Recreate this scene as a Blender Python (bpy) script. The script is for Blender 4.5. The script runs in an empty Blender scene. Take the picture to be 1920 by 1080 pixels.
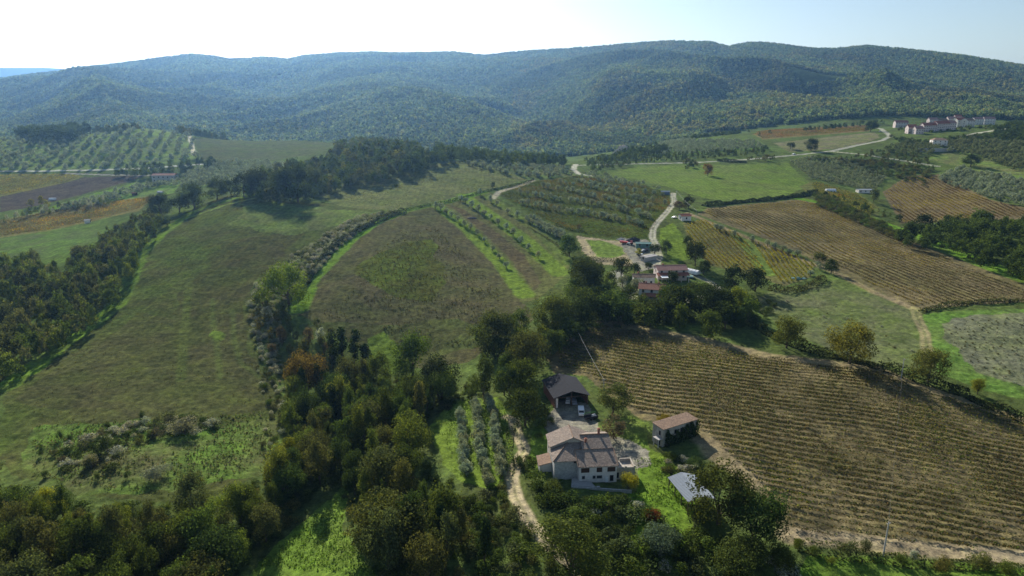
import bpy, math, random
import numpy as np
from math import radians, sin, cos, tan, atan, pi

# ---------------------------------------------------------------- camera, sky, sun, exposure
scene = bpy.context.scene
PITCH = radians(15.3)
CAMZ = 100.0
cam_data = bpy.data.cameras.new("camera")
cam = bpy.data.objects.new("camera", cam_data)
scene.collection.objects.link(cam)
scene.camera = cam
cam.location = (0, 0, CAMZ)
cam.rotation_euler = (radians(90) - PITCH, 0, 0)
cam_data.sensor_width = 36
cam_data.lens = 24.0
cam_data.clip_start = 1
cam_data.clip_end = 30000

SUN_AZ = radians(-18)      # measured from +Y, negative = towards -X
SUN_EL = radians(26)
world = bpy.data.worlds.new("World")
scene.world = world
world.use_nodes = True
wn = world.node_tree
sky = wn.nodes.new("ShaderNodeTexSky")
sky.sky_type = 'NISHITA'
sky.sun_disc = False
sky.sun_elevation = SUN_EL
sky.sun_rotation = SUN_AZ
sky.altitude = 300
sky.air_density = 1.0
sky.dust_density = 0.7
sky.ozone_density = 1.2
wn.links.new(sky.outputs[0], wn.nodes["Background"].inputs[0])
wn.nodes["Background"].inputs[1].default_value = 0.065

sun_data = bpy.data.lights.new("sun", 'SUN')
sun_data.energy = 5.0
sun_data.angle = radians(0.5)
sun_data.color = (1.0, 0.95, 0.87)
sun = bpy.data.objects.new("sun", sun_data)
scene.collection.objects.link(sun)
sun.rotation_euler = (pi / 2 - SUN_EL, 0, -SUN_AZ + pi)

scene.view_settings.view_transform = 'Standard'
scene.view_settings.look = 'None'
scene.view_settings.exposure = 0.76
scene.view_settings.gamma = 1
scene.cycles.use_denoising = True
scene.cycles.max_bounces = 5
scene.cycles.diffuse_bounces = 2
scene.cycles.glossy_bounces = 1
scene.cycles.transmission_bounces = 2
scene.cycles.volume_bounces = 0
scene.cycles.transparent_max_bounces = 4

rng = np.random.default_rng(7)
random.seed(7)
COL = scene.collection

# ---------------------------------------------------------------- noise
def _hash(ix, iy, s):
    h = (ix.astype(np.int64) * 374761393 + iy.astype(np.int64) * 668265263 + s * 982451653) & 0xffffffff
    h = ((h ^ (h >> 13)) * 1274126177) & 0xffffffff
    return ((h ^ (h >> 16)) & 0xffff) / 65535.0
def vnoise(x, y, s=0):
    ix = np.floor(x); iy = np.floor(y)
    fx = x - ix; fy = y - iy
    fx = fx * fx * (3 - 2 * fx); fy = fy * fy * (3 - 2 * fy)
    a = _hash(ix, iy, s); b = _hash(ix + 1, iy, s); c = _hash(ix, iy + 1, s); d = _hash(ix + 1, iy + 1, s)
    return (a * (1 - fx) + b * fx) * (1 - fy) + (c * (1 - fx) + d * fx) * fy
def fbm(x, y, s=0, o=4):
    r = 0; a = 0.5; t = 0
    for k in range(o):
        r = r + a * vnoise(x, y, s + k * 17); t += a; a *= .5; x = x * 2.03 + 11.3; y = y * 2.03 + 5.7
    return r / t
def sst(a, b, x):
    t = np.clip((x - a) / (b - a), 0, 1); return t * t * (3 - 2 * t)

# ---------------------------------------------------------------- measuring: photo pixel <-> place
CP, SP = cos(PITCH), sin(PITCH)
def ray(px, py):
    r = (np.asarray(px, float) - 960) / 1280; u = (540 - np.asarray(py, float)) / 1280
    dy = CP + u * SP; dz = -SP + u * CP
    return r / dy, dz / dy           # x per metre of Y, z per metre of Y
def pt(px, py, Y):
    a, b = ray(px, py); return (a * Y, Y, CAMZ + b * Y)

# ---------------------------------------------------------------- terrain heights (survey points)
SURVEY = [pt(*p) for p in [
 # near rows
 (-300,1080,140),(0,1080,141),(300,1080,142),(600,1080,139),(960,1080,131),(1250,1080,131),(1500,1080,130),(1900,1075,130),(2300,1080,130),
 (480,1030,156),(0,950,170),(200,930,172),(700,1000,150),(900,950,156),(1000,980,146),
 (1110,903,165.6),(1040,895,168),(1110,840,185),(1050,770,213),(1100,760,216),(1240,838,185),(1300,830,189),(1190,860,180),
 (1266,920,162),(1400,900,166),(1700,1020,141),(1300,950,153),
 (1200,760,212),(1150,620,283),(1300,640,268),(1500,680,242),(1700,715,224),(1900,780,205),(1600,850,181),(1900,930,160),(1350,760,207),
 (950,790,205),(980,840,187),(900,830,192),(850,760,218),
 (640,900,184),(560,850,205),(600,760,246),(700,700,278),(850,680,280),
 # middle left
 (-300,900,190),(0,760,238),(0,860,205),(60,700,262),(-300,700,280),(-300,600,350),(300,800,218),(500,720,256),(200,870,187),(400,900,178),
 (350,620,305),(350,500,388),(430,372,545),(300,430,470),(240,520,380),(100,600,335),(0,640,320),(150,560,365),(250,440,490),(60,500,430),
 (520,480,400),(480,560,340),(600,390,500),(560,620,305),(640,440,440),(540,400,480),
 # dome and fields in the middle
 (620,600,312),(750,655,288),(760,500,382),(700,430,450),(810,390,520),(900,370,560),(860,305,715),(985,337,640),(700,350,600),(620,370,560),
 (880,560,340),(950,600,312),(960,500,400),(1040,500,402),(960,430,470),(1060,570,330),(870,440,460),
 (1100,400,520),(1000,360,590),(1080,335,680),(1200,350,640),(1260,380,560),(1225,430,455),(1150,470,415),(1230,500,378),(1230,540,340),(1100,640,275),
 # right middle
 (1285,412,478),(1350,390,545),(1500,375,580),(1400,450,440),(1500,500,395),(1440,530,365),(1320,480,410),(1640,430,490),(1760,480,425),(1880,530,360),
 (1650,400,560),(1715,577,316),(1560,520,370),(1600,620,288),(1740,650,262),(1900,620,288),(1900,560,335),(2300,600,300),(2300,800,205),
 (1350,330,720),(1500,310,800),(1500,350,680),(1580,320,780),(1200,318,790),(1780,340,720),(1700,420,560),(1850,380,600),(1800,440,480),(1920,400,560),
 (1650,255,1000),(1668,262,960),(1600,275,900),(1560,284,850),(1700,285,860),(1760,262,930),(1760,250,990),(1850,240,1040),(1900,270,920),(1920,330,700),(1800,300,800),
 (1480,240,1180),(1350,255,1120),(1300,265,1060),(1200,275,1050),(1400,300,830),(1300,305,830),(1100,300,900),(1450,262,1010),(1550,262,1000),(2400,300,800),(2400,400,560),
 # crest in the middle and left
 (820,288,790),(760,292,770),(700,285,790),(620,300,730),(540,350,610),(650,330,660),(480,360,560),(940,300,800),(1000,308,800),(1060,305,850),
 (550,262,1080),(450,272,980),(620,270,1020),(360,262,1000),(500,300,830),(420,318,770),(365,295,850),
 (280,236,1080),(200,250,1040),(60,262,1000),(100,300,880),(250,300,870),(0,321,820),(200,319,820),(-300,262,1000),(-300,330,800),
 (100,345,770),(0,380,690),(150,375,680),(300,340,760),(200,400,620),(0,440,560),(330,360,660),(250,385,620),(80,400,640),(-300,420,600),
]]
SURVEY += [  # ground hidden behind crests, up to the foot of the mountain
 (-900,1350,15),(-600,1300,15),(-450,1250,25),(-250,1300,15),(0,1300,0),(-150,1150,15),(80,1150,5),(250,1350,15),(-100,950,18),(60,950,14),(450,1450,35),(700,1400,45),(1000,1300,60),
 (-900,1000,45),(-1300,900,40),(-1300,600,0),(-700,300,0),(900,300,5),(1200,700,40),(1300,1100,60),(-420,1420,10),(-1100,1200,30),
 (-120,60,-8),(0,60,-8),(120,60,-8),(-60,100,-8),(60,100,-6),(-200,200,-6),(250,100,-4),(-300,80,-8)]
SV = np.array(SURVEY)
def tps_fit(P, z, lam=120.):
    d = np.linalg.norm(P[:, None] - P[None], axis=2); K = np.where(d > 0, d * d * np.log(d + 1e-9), 0) / 1e3
    n = len(P); A = np.zeros((n + 3, n + 3)); A[:n, :n] = K + lam / 1e3 * np.eye(n) * 30
    A[:n, n] = A[n, :n] = 1; A[:n, n + 1:] = P; A[n + 1:, :n] = P.T
    return np.linalg.solve(A, np.r_[z, 0, 0, 0])
# coordinates compressed with distance so that far gaps count like near ones
def warp(x, y):
    r = np.sqrt(x * x + y * y); k = 200 * np.log(1 + r / 200) / np.maximum(r, 1e-6)
    return x * k, y * k
wx, wy = warp(SV[:, 0], SV[:, 1])
TW = tps_fit(np.c_[wx, wy], SV[:, 2], 8.)
def tps_eval(x, y):
    a, b = warp(x, y); r = TW[-3] + TW[-2] * a + TW[-1] * b
    for i in range(len(SV)):
        d2 = (a - wx[i]) ** 2 + (b - wy[i]) ** 2
        r = r + TW[i] * .5 * d2 * np.log(d2 + 1e-9) / 1e3
    return r
SKYX = [-900,-400,0,60,100,150,200,250,300,360,400,430,460,500,540,570,640,700,750,850,910,950,1000,1100,1200,1260,1330,1362,1400,1440,1480,1520,1560,1620,1700,1800,1920,2200,2700]
SKYY = [175,160,146,138,134,126,121,115,108,101,104,110,109,106,110,104,98,97,99,97,103,98,94,88,79,76,78,86,79,80,85,90,91,85,92,103,122,150,170]
def mountain(x, Y):
    az = x / Y
    px = 960 + 1280 * az * 1.05                    # along the skyline
    sy = np.interp(px, SKYX, SKYY)
    u = (540 - sy) / 1280; te = (-SP + u * CP) / (CP + u * SP)
    R = 3500 + 500 * (fbm(az * 3 + 4, az * 0 + 1.3, 5, 2) - .5) - 400 * sst(.2, .7, az)
    zr = CAMZ + R * te - 8
    B = 1300 + 0 * az
    zb = 8 + 45 * sst(.1, .5, az) + 15 * sst(-.2, -.6, az)
    s = (Y - B) / (R - B)
    sc = np.clip(s, 0, 1)
    f = .25 * sc + .75 * sc ** 1.15
    wxn = x + 260 * (fbm(x / 700, Y / 700, 31, 3) - .5) * 2
    wyn = Y + 260 * (fbm(x / 700 + 9, Y / 700, 37, 3) - .5) * 2
    rid = 1 - np.abs(2 * vnoise((wxn + .45 * wyn) / 520, wyn / 1900, 41) - 1) * 1.3
    rid2 = 1 - np.abs(2 * vnoise((wxn - .3 * wyn) / 230, wyn / 600, 43) - 1) * 1.3
    rid3 = fbm(wxn / 110, wyn / 160, 47, 3) - .5
    env = np.clip(s * 3.2, 0, 1) * np.clip((1.0 - s) * 3, 0, 1)
    z = zb + (zr - zb) * f + env * ((78 - 38 * sst(.0, .3, az)) * (rid - .55) + 42 * (rid2 - .5) + 18 * rid3)
    z = np.where(s > 1, zr - 130 * sst(1, 1.5, s), z)
    # the farther ridge seen at the left end
    far = 100 + 8000 * .0445 + 40 * (fbm(az * 9, az * 0, 3, 2) - .5)
    z = np.where(s > 1.3, np.maximum(z, z + (far - z) * sst(6000, 8200, Y) * sst(-.35, -.66, az)), z)
    return z
def height_raw(x, Y):
    n = tps_eval(x, Y)
    n = n + 1.6 * (fbm(x / 38, Y / 38, 3, 3) - .5) * sst(180, 320, Y) + .5 * (fbm(x / 9, Y / 9, 5, 2) - .5) * (1 - sst(600, 900, Y))
    k = sst(1120, 1420, Y)
    return n * (1 - k) + mountain(x, Y) * k if np.any(Y > 1100) else n
GX0, GX1, GY0, GY1, GS = -1500, 1500, 50, 1500, 2.5
gx = np.arange(GX0, GX1 + GS, GS); gy = np.arange(GY0, GY1 + GS, GS)
HG = np.empty((len(gy), len(gx)))
for i0 in range(0, len(gy), 60):
    XX, YY = np.meshgrid(gx, gy[i0:i0 + 60]); HG[i0:i0 + 60] = height_raw(XX, YY)
# level pads under the farm buildings
PADS = []
def H(x, y):
    x = np.asarray(x, float); y = np.asarray(y, float)
    fx = np.clip((x - GX0) / GS, 0, len(gx) - 1.001); fy = np.clip((y - GY0) / GS, 0, len(gy) - 1.001)
    ix = fx.astype(int); iy = fy.astype(int); fx = fx - ix; fy = fy - iy
    return (HG[iy, ix] * (1 - fx) + HG[iy, ix + 1] * fx) * (1 - fy) + (HG[iy + 1, ix] * (1 - fx) + HG[iy + 1, ix + 1] * fx) * fy
_ys = np.concatenate([np.arange(90, 400, 1.), np.arange(400, 1450, 2.5)])
def unproj(px, py, off=0.):
    """where the sight line through photo pixel (px,py) meets the ground raised by off"""
    px = np.atleast_1d(np.asarray(px, float)); py = np.atleast_1d(np.asarray(py, float)); off = np.broadcast_to(off, px.shape)
    out = np.zeros((len(px), 2))
    for i in range(len(px)):
        a, b = ray(px[i], py[i])
        d = CAMZ + b * _ys - (H(a * _ys, _ys) + off[i])
        k = np.argmax(d < 0)
        if d[k] >= 0: k = len(_ys) - 1
        if k > 0:
            t = d[k - 1] / (d[k - 1] - d[k] + 1e-9); Y = _ys[k - 1] + np.clip(t, 0, 1) * (_ys[k] - _ys[k - 1])
        else: Y = _ys[0]
        out[i] = (a * Y, Y)
    return out
def g(px, py, off=0.):
    p = unproj(px, py, off)[0]; return float(p[0]), float(p[1]), float(H(p[0], p[1]))
def dens(poly, step=14, closed=True):
    out = []; n = len(poly)
    for i in range(n if closed else n - 1):
        a = np.array(poly[i], float); b = np.array(poly[(i + 1) % n], float); k = max(1, int(np.hypot(*(b - a)) / step))
        for j in range(k): out.append(a + (b - a) * j / k)
    if not closed: out.append(np.array(poly[-1], float))
    return np.array(out)
def wpoly(poly, off=0., step=14, closed=True):
    d = dens(poly, step, closed); return unproj(d[:, 0], d[:, 1], off)
def inside(P, x, y):
    x = np.asarray(x); y = np.asarray(y); r = np.zeros(x.shape, bool); n = len(P); j = n - 1
    for i in range(n):
        xi, yi = P[i]; xj, yj = P[j]
        if yi != yj:
            c = ((yi > y) != (yj > y)) & (x < (xj - xi) * (y - yi) / (yj - yi) + xi); r ^= c
        j = i
    return r
def dist_line(P, x, y):
    d = np.full(x.shape, 1e9)
    for i in range(len(P) - 1):
        a = P[i]; v = P[i + 1] - a; L = max(v @ v, 1e-9)
        t = np.clip(((x - a[0]) * v[0] + (y - a[1]) * v[1]) / L, 0, 1)
        d = np.minimum(d, np.hypot(x - a[0] - t * v[0], y - a[1] - t * v[1]))
    return d
# ---------------------------------------------------------------- mesh and object helpers
def mesh_np(name, V, F, mats=(), col=None, smooth=False, quad=True):
    me = bpy.data.meshes.new(name)
    V = np.asarray(V, np.float32); F = np.asarray(F, np.int32)
    n = F.shape[1]
    me.vertices.add(len(V)); me.vertices.foreach_set("co", V.ravel())
    me.loops.add(F.size); me.loops.foreach_set("vertex_index", F.ravel())
    me.polygons.add(len(F)); me.polygons.foreach_set("loop_start", np.arange(0, F.size, n, dtype=np.int32))
    me.polygons.foreach_set("loop_total", np.full(len(F), n, np.int32))
    if smooth: me.polygons.foreach_set("use_smooth", np.ones(len(F), bool))
    if col is not None:
        a = me.attributes.new("col", 'FLOAT_COLOR', 'POINT')
        a.data.foreach_set("color", np.c_[col, np.ones(len(col))].astype(np.float32).ravel())
    for m in mats: me.materials.append(m)
    me.update(calc_edges=True)
    return me
class MB:
    """collects polygons that become ONE mesh object"""
    def __init__(s): s.v = []; s.f = []
    def poly(s, pts):
        b = len(s.v); s.v += [tuple(p) for p in pts]; s.f.append(tuple(range(b, b + len(pts))))
    def prism(s, base, top):
        """base/top: equal-length rings (counter-clockwise seen from above)"""
        n = len(base); s.poly(base[::-1]); s.poly(top)
        for i in range(n): j = (i + 1) % n; s.poly([base[i], base[j], top[j], top[i]])
    def box(s, x0, y0, z0, x1, y1, z1):
        s.prism([(x0, y0, z0), (x1, y0, z0), (x1, y1, z0), (x0, y1, z0)], [(x0, y0, z1), (x1, y0, z1), (x1, y1, z1), (x0, y1, z1)])
    def slab(s, top, t):
        s.prism([(p[0], p[1], p[2] - t) for p in top], top)
    def tube(s, a, b, r0, r1, n=7):
        a = np.array(a, float); b = np.array(b, float); d = b - a; d /= np.linalg.norm(d) + 1e-9
        u = np.cross(d, (0, 0, 1) if abs(d[2]) < .9 else (1, 0, 0)); u /= np.linalg.norm(u); w = np.cross(d, u)
        ra = [tuple(a + r0 * (cos(t) * u + sin(t) * w)) for t in np.arange(n) * 2 * pi / n]
        rb = [tuple(b + r1 * (cos(t) * u + sin(t) * w)) for t in np.arange(n) * 2 * pi / n]
        b0 = len(s.v); s.v += ra + rb
        for i in range(n): j = (i + 1) % n; s.f.append((b0 + i, b0 + j, b0 + n + j, b0 + n + i))
        s.f.append(tuple(b0 + i for i in range(n))[::-1]); s.f.append(tuple(b0 + n + i for i in range(n)))
    def mesh(s, name, mat):
        me = bpy.data.meshes.new(name); me.from_pydata(s.v, [], s.f); me.materials.append(mat); me.update()
        return me
    def build(s, name, mat, parent=None, **kw): return link(name, s.mesh(name, mat), parent, **kw)
def link(name, data, parent=None, loc=None, rz=None, col=None, scale=None):
    o = bpy.data.objects.new(name, data); COL.objects.link(o)
    if parent is not None: o.parent = parent
    if loc is not None: o.location = loc
    if rz is not None: o.rotation_euler = (0, 0, rz)
    if scale is not None: o.scale = (scale,) * 3 if np.isscalar(scale) else scale
    if col is not None: o.color = (*col, 1)
    return o
def tag(o, label=None, cat=None, group=None, kind=None):
    if label: o['label'] = label
    if cat: o['category'] = cat
    if group: o['group'] = group
    if kind: o['kind'] = kind
    return o
def empty(name, loc, rz=0, label=None, cat=None, group=None):
    o = bpy.data.objects.new(name, None); COL.objects.link(o); o.location = loc; o.rotation_euler = (0, 0, rz)
    o.empty_display_size = .5
    return tag(o, label, cat, group)

# ---------------------------------------------------------------- materials
def mat(name):
    m = bpy.data.materials.new(name); m.use_nodes = True; nt = m.node_tree
    return m, nt, nt.nodes["Principled BSDF"]
def nd(nt, t, **k):
    n = nt.nodes.new(t)
    for a, v in k.items():
        if a in n.inputs: n.inputs[a].default_value = v
        else: setattr(n, a, v)
    return n
def ramp(nt, fac, stops):
    r = nt.nodes.new("ShaderNodeValToRGB"); e = r.color_ramp.elements
    while len(e) < len(stops): e.new(.5)
    for i, (p, c) in enumerate(stops): e[i].position = p; e[i].color = (*c, 1) if len(c) == 3 else c
    nt.links.new(fac, r.inputs[0]); return r.outputs[0]
def mixc(nt, f, a, b, mode='MIX'):
    m = nt.nodes.new("ShaderNodeMix"); m.data_type = 'RGBA'; m.blend_type = mode
    for s, v in ((m.inputs[0], f), (m.inputs[6], a), (m.inputs[7], b)):
        if hasattr(v, 'is_output') or hasattr(v, 'links'): nt.links.new(v, s)
        else: s.default_value = (*v, 1) if isinstance(v, tuple) else v
    return m.outputs[2]
def simple(name, c, rough=.8, var=.25, scale=1.5, metal=0., bump=0., c2=None):
    m, nt, b = mat(name)
    tc = nd(nt, "ShaderNodeTexCoord"); nz = nd(nt, "ShaderNodeTexNoise", Scale=scale, Detail=6.0, Roughness=.65)
    nt.links.new(tc.outputs["Object"], nz.inputs["Vector"])
    lo = c2 if c2 else tuple(v * (1 - var) for v in c); hi = tuple(min(1, v * (1 + var)) for v in c)
    nt.links.new(ramp(nt, nz.outputs[0], [(.3, lo), (.7, hi)]), b.inputs["Base Color"])
    b.inputs["Roughness"].default_value = rough; b.inputs['Specular IOR Level'].default_value = .5 if rough < .5 else .12; b.inputs["Metallic"].default_value = metal
    if bump:
        bp = nd(nt, "ShaderNodeBump", Strength=bump, Distance=.05); nt.links.new(nz.outputs[0], bp.inputs["Height"])
        nt.links.new(bp.outputs[0], b.inputs["Normal"])
    return m
def tiles(name, c, c2, c3, axis=0):
    """terracotta pan tiles: courses across the slope, weathered in patches"""
    m, nt, b = mat(name)
    tc = nd(nt, "ShaderNodeTexCoord")
    v = nd(nt, "ShaderNodeTexVoronoi", Scale=3.2); nt.links.new(tc.outputs["Object"], v.inputs["Vector"])
    n1 = nd(nt, "ShaderNodeTexNoise", Scale=.6, Detail=5.0, Roughness=.7); nt.links.new(tc.outputs["Object"], n1.inputs["Vector"])
    rnd = nd(nt, "ShaderNodeSeparateColor"); nt.links.new(v.outputs["Color"], rnd.inputs[0])
    base = ramp(nt, rnd.outputs[0], [(0, c2), (.45, c), (1, c3)])
    base = mixc(nt, ramp(nt, n1.outputs[0], [(.35, (0, 0, 0)), (.75, (.75, .75, .75))]), base, c2)
    nt.links.new(base, b.inputs["Base Color"]); b.inputs["Roughness"].default_value = .95; b.inputs['Specular IOR Level'].default_value = .1
    w = nd(nt, "ShaderNodeTexWave", Scale=1.4, Distortion=.6); w.bands_direction = 'X' if axis == 0 else 'Y'
    nt.links.new(tc.outputs["Object"], w.inputs["Vector"])
    bp = nd(nt, "ShaderNodeBump", Strength=.9, Distance=.08); nt.links.new(w.outputs["Fac"], bp.inputs["Height"])
    bp2 = nd(nt, "ShaderNodeBump", Strength=.8, Distance=.06); nt.links.new(v.outputs["Distance"], bp2.inputs["Height"])
    nt.links.new(bp.outputs[0], bp2.inputs["Normal"]); nt.links.new(bp2.outputs[0], b.inputs["Normal"])
    return m
def leafmat(name, src, trans=.35):
    m, nt, b = mat(name); nt.nodes.remove(b); out = nt.nodes["Material Output"]
    if src == 'object': n = nd(nt, "ShaderNodeObjectInfo"); c = n.outputs["Color"]
    elif src == 'inst': n = nd(nt, "ShaderNodeAttribute", attribute_type='INSTANCER', attribute_name='col'); c = n.outputs["Color"]
    else: n = nd(nt, "ShaderNodeAttribute", attribute_type='GEOMETRY', attribute_name='col'); c = n.outputs["Color"]
    geo = nd(nt, "ShaderNodeNewGeometry")
    r = ramp(nt, geo.outputs["Random Per Island"], [(0, (.55, .55, .6)), (.5, (.95, .95, .95)), (1, (1.6, 1.5, 1.1))])
    c = mixc(nt, 1.0, c, r, 'MULTIPLY')
    if src != 'geometry':
        tc = nd(nt, "ShaderNodeTexCoord"); nz = nd(nt, "ShaderNodeTexNoise", Scale=5.0 if src == 'object' else 3.0, Detail=2.0)
        nt.links.new(tc.outputs["Object"], nz.inputs["Vector"])
        c = mixc(nt, 1.0, c, ramp(nt, nz.outputs[0], [(.3, (.7, .75, .8)), (.7, (1.25, 1.2, 1.0))]), 'MULTIPLY')
    d = nd(nt, "ShaderNodeBsdfDiffuse"); nt.links.new(c, d.inputs[0])
    t = nd(nt, "ShaderNodeBsdfTranslucent"); nt.links.new(mixc(nt, 1.0, c, (1.15, 1.1, .55), 'MULTIPLY'), t.inputs[0])
    mx = nd(nt, "ShaderNodeMixShader"); mx.inputs[0].default_value = trans
    nt.links.new(d.outputs[0], mx.inputs[1]); nt.links.new(t.outputs[0], mx.inputs[2]); nt.links.new(mx.outputs[0], out.inputs[0])
    return m
M = {}
M['leaf'] = leafmat('leaves', 'object'); M['leafi'] = leafmat('leaves_mass', 'inst'); M['leafv'] = leafmat('leaves_vine', 'geometry', .4)
M['bark'] = simple('bark', (.11, .085, .06), .95, .35, 4)
M['plaster'] = simple('plaster', (.74, .69, .64), .9, .1, 1.2, c2=(.60, .55, .50))
M['stone'] = simple('stone', (.45, .40, .33), .95, .35, 2.5, bump=.5)
M['greystone'] = simple('grey_stone', (.42, .41, .38), .95, .3, 2.0, bump=.5)
M['old_wall'] = simple('old_wall', (.40, .38, .34), .95, .25, .7, c2=(.24, .22, .18))
M['concrete'] = simple('concrete', (.42, .40, .37), .9, .15, 2.)
M['tile_old'] = tiles('tile_old', (.33, .255, .20), (.22, .18, .15), (.45, .36, .28))
M['tile_pink'] = tiles('tile_pink', (.46, .25, .20), (.38, .21, .17), (.55, .33, .26))
M['tile_red'] = tiles('tile_red', (.40, .15, .10), (.30, .12, .08), (.48, .20, .13))
M['tile_brown'] = tiles('tile_brown', (.34, .17, .12), (.26, .13, .09), (.42, .22, .15))
M['tile_orange'] = tiles('tile_orange', (.33, .22, .15), (.20, .14, .10), (.42, .29, .20))
M['sheet_dark'] = simple('dark_sheet', (.03, .031, .036), 1.0, .2, 1.)
M['sheet_metal'] = simple('metal_sheet', (.27, .30, .33), .8, .08, 1.)
M['wood'] = simple('wood', (.10, .07, .05), .85, .3, 3)
M['dark'] = simple('dark_opening', (.015, .015, .018), .6, .2, 3)
M['glass'] = simple('window_glass', (.03, .035, .04), .12, .1, 3)
M['shutter'] = simple('brown_shutter', (.07, .04, .028), .7, .2, 3)
M['white'] = simple('white_paint', (.80, .80, .78), .35, .04, 1)
M['red'] = simple('red_paint', (.45, .05, .04), .4, .1, 1)
M['teal'] = simple('teal_paint', (.14, .25, .22), .6, .15, 1)
M['blue'] = simple('blue_sheet', (.15, .19, .25), .6, .15, 1)
M['grey_paint'] = simple('grey_car_paint', (.30, .33, .38), .35, .1, 1)
M['green_paint'] = simple('green_paint', (.10, .30, .07), .5, .1, 1)
M['tyre'] = simple('tyre', (.02, .02, .02), .9, .2, 3)
M['pole'] = simple('pole', (.40, .39, .37), .85, .12, 2)
M['wire'] = simple('wire', (.35, .35, .35), .6, .05, 1)
M['darkpile'] = simple('dark_gravel', (.07, .07, .075), .95, .3, 2, bump=.6)
M['sandstone'] = simple('sandstone', (.72, .56, .44), .95, .2, .5, bump=.5)
M['brick'] = simple('brick', (.28, .12, .08), .9, .25, 5)
M['pinkwall'] = simple('pink_plaster', (.66, .55, .50), .9, .1, 1)
M['creamwall'] = simple('cream_plaster', (.80, .74, .66), .9, .1, 1)

# ground: two colours per place, mottled by noise; fine speckle of tufts and clods
m, nt, b = mat('ground'); M['ground'] = m
tc = nd(nt, "ShaderNodeTexCoord"); O = tc.outputs["Object"]
ca = nd(nt, "ShaderNodeAttribute", attribute_name='ca'); cb = nd(nt, "ShaderNodeAttribute", attribute_name='cb')
n1 = nd(nt, "ShaderNodeTexNoise", Scale=.035, Detail=9.0, Roughness=.62, Distortion=.4); nt.links.new(O, n1.inputs["Vector"])
n2 = nd(nt, "ShaderNodeTexNoise", Scale=.55, Detail=5.0, Roughness=.7); nt.links.new(O, n2.inputs["Vector"])
n3 = nd(nt, "ShaderNodeTexNoise", Scale=2.6, Detail=3.0, Roughness=.7); nt.links.new(O, n3.inputs["Vector"])
c = mixc(nt, ramp(nt, n1.outputs[0], [(.38, (0, 0, 0)), (.62, (1, 1, 1))]), ca.outputs["Color"], cb.outputs["Color"])
n4 = nd(nt, 'ShaderNodeTexNoise', Scale=.11, Detail=6.0, Roughness=.7, Distortion=.8); nt.links.new(O, n4.inputs['Vector'])
c = mixc(nt, 1.0, c, ramp(nt, n4.outputs[0], [(.34, (.66, .68, .72)), (.5, (1, 1, 1)), (.68, (1.32, 1.36, 1.1))]), 'MULTIPLY')
c = mixc(nt, 1.0, c, ramp(nt, n2.outputs[0], [(.3, (.58, .58, .6)), (.7, (1.42, 1.38, 1.28))]), 'MULTIPLY')
c = mixc(nt, 1.0, c, ramp(nt, n3.outputs[0], [(.3, (.7, .7, .7)), (.7, (1.28, 1.28, 1.28))]), 'MULTIPLY')
wv = nd(nt, 'ShaderNodeTexWave', Scale=.075, Distortion=3.5, Detail=3.0); wv.inputs['Detail Scale'].default_value = .4; nt.links.new(O, wv.inputs['Vector'])
c = mixc(nt, 1.0, c, ramp(nt, wv.outputs['Fac'], [(.0, (.93, .93, .93)), (1.0, (1.06, 1.06, 1.05))]), 'MULTIPLY')
c = mixc(nt, 1.0, c, (1.04, 1.08, .95), 'MULTIPLY')
nt.links.new(c, b.inputs["Base Color"]); b.inputs["Roughness"].default_value = 1; b.inputs["Specular IOR Level"].default_value = 0.0
bp = nd(nt, "ShaderNodeBump", Strength=.5, Distance=.4); nt.links.new(n2.outputs[0], bp.inputs["Height"])
bp2 = nd(nt, "ShaderNodeBump", Strength=.5, Distance=.25); nt.links.new(n3.outputs[0], bp2.inputs["Height"])
nt.links.new(bp.outputs[0], bp2.inputs["Normal"]); nt.links.new(bp2.outputs[0], b.inputs["Normal"])

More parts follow.
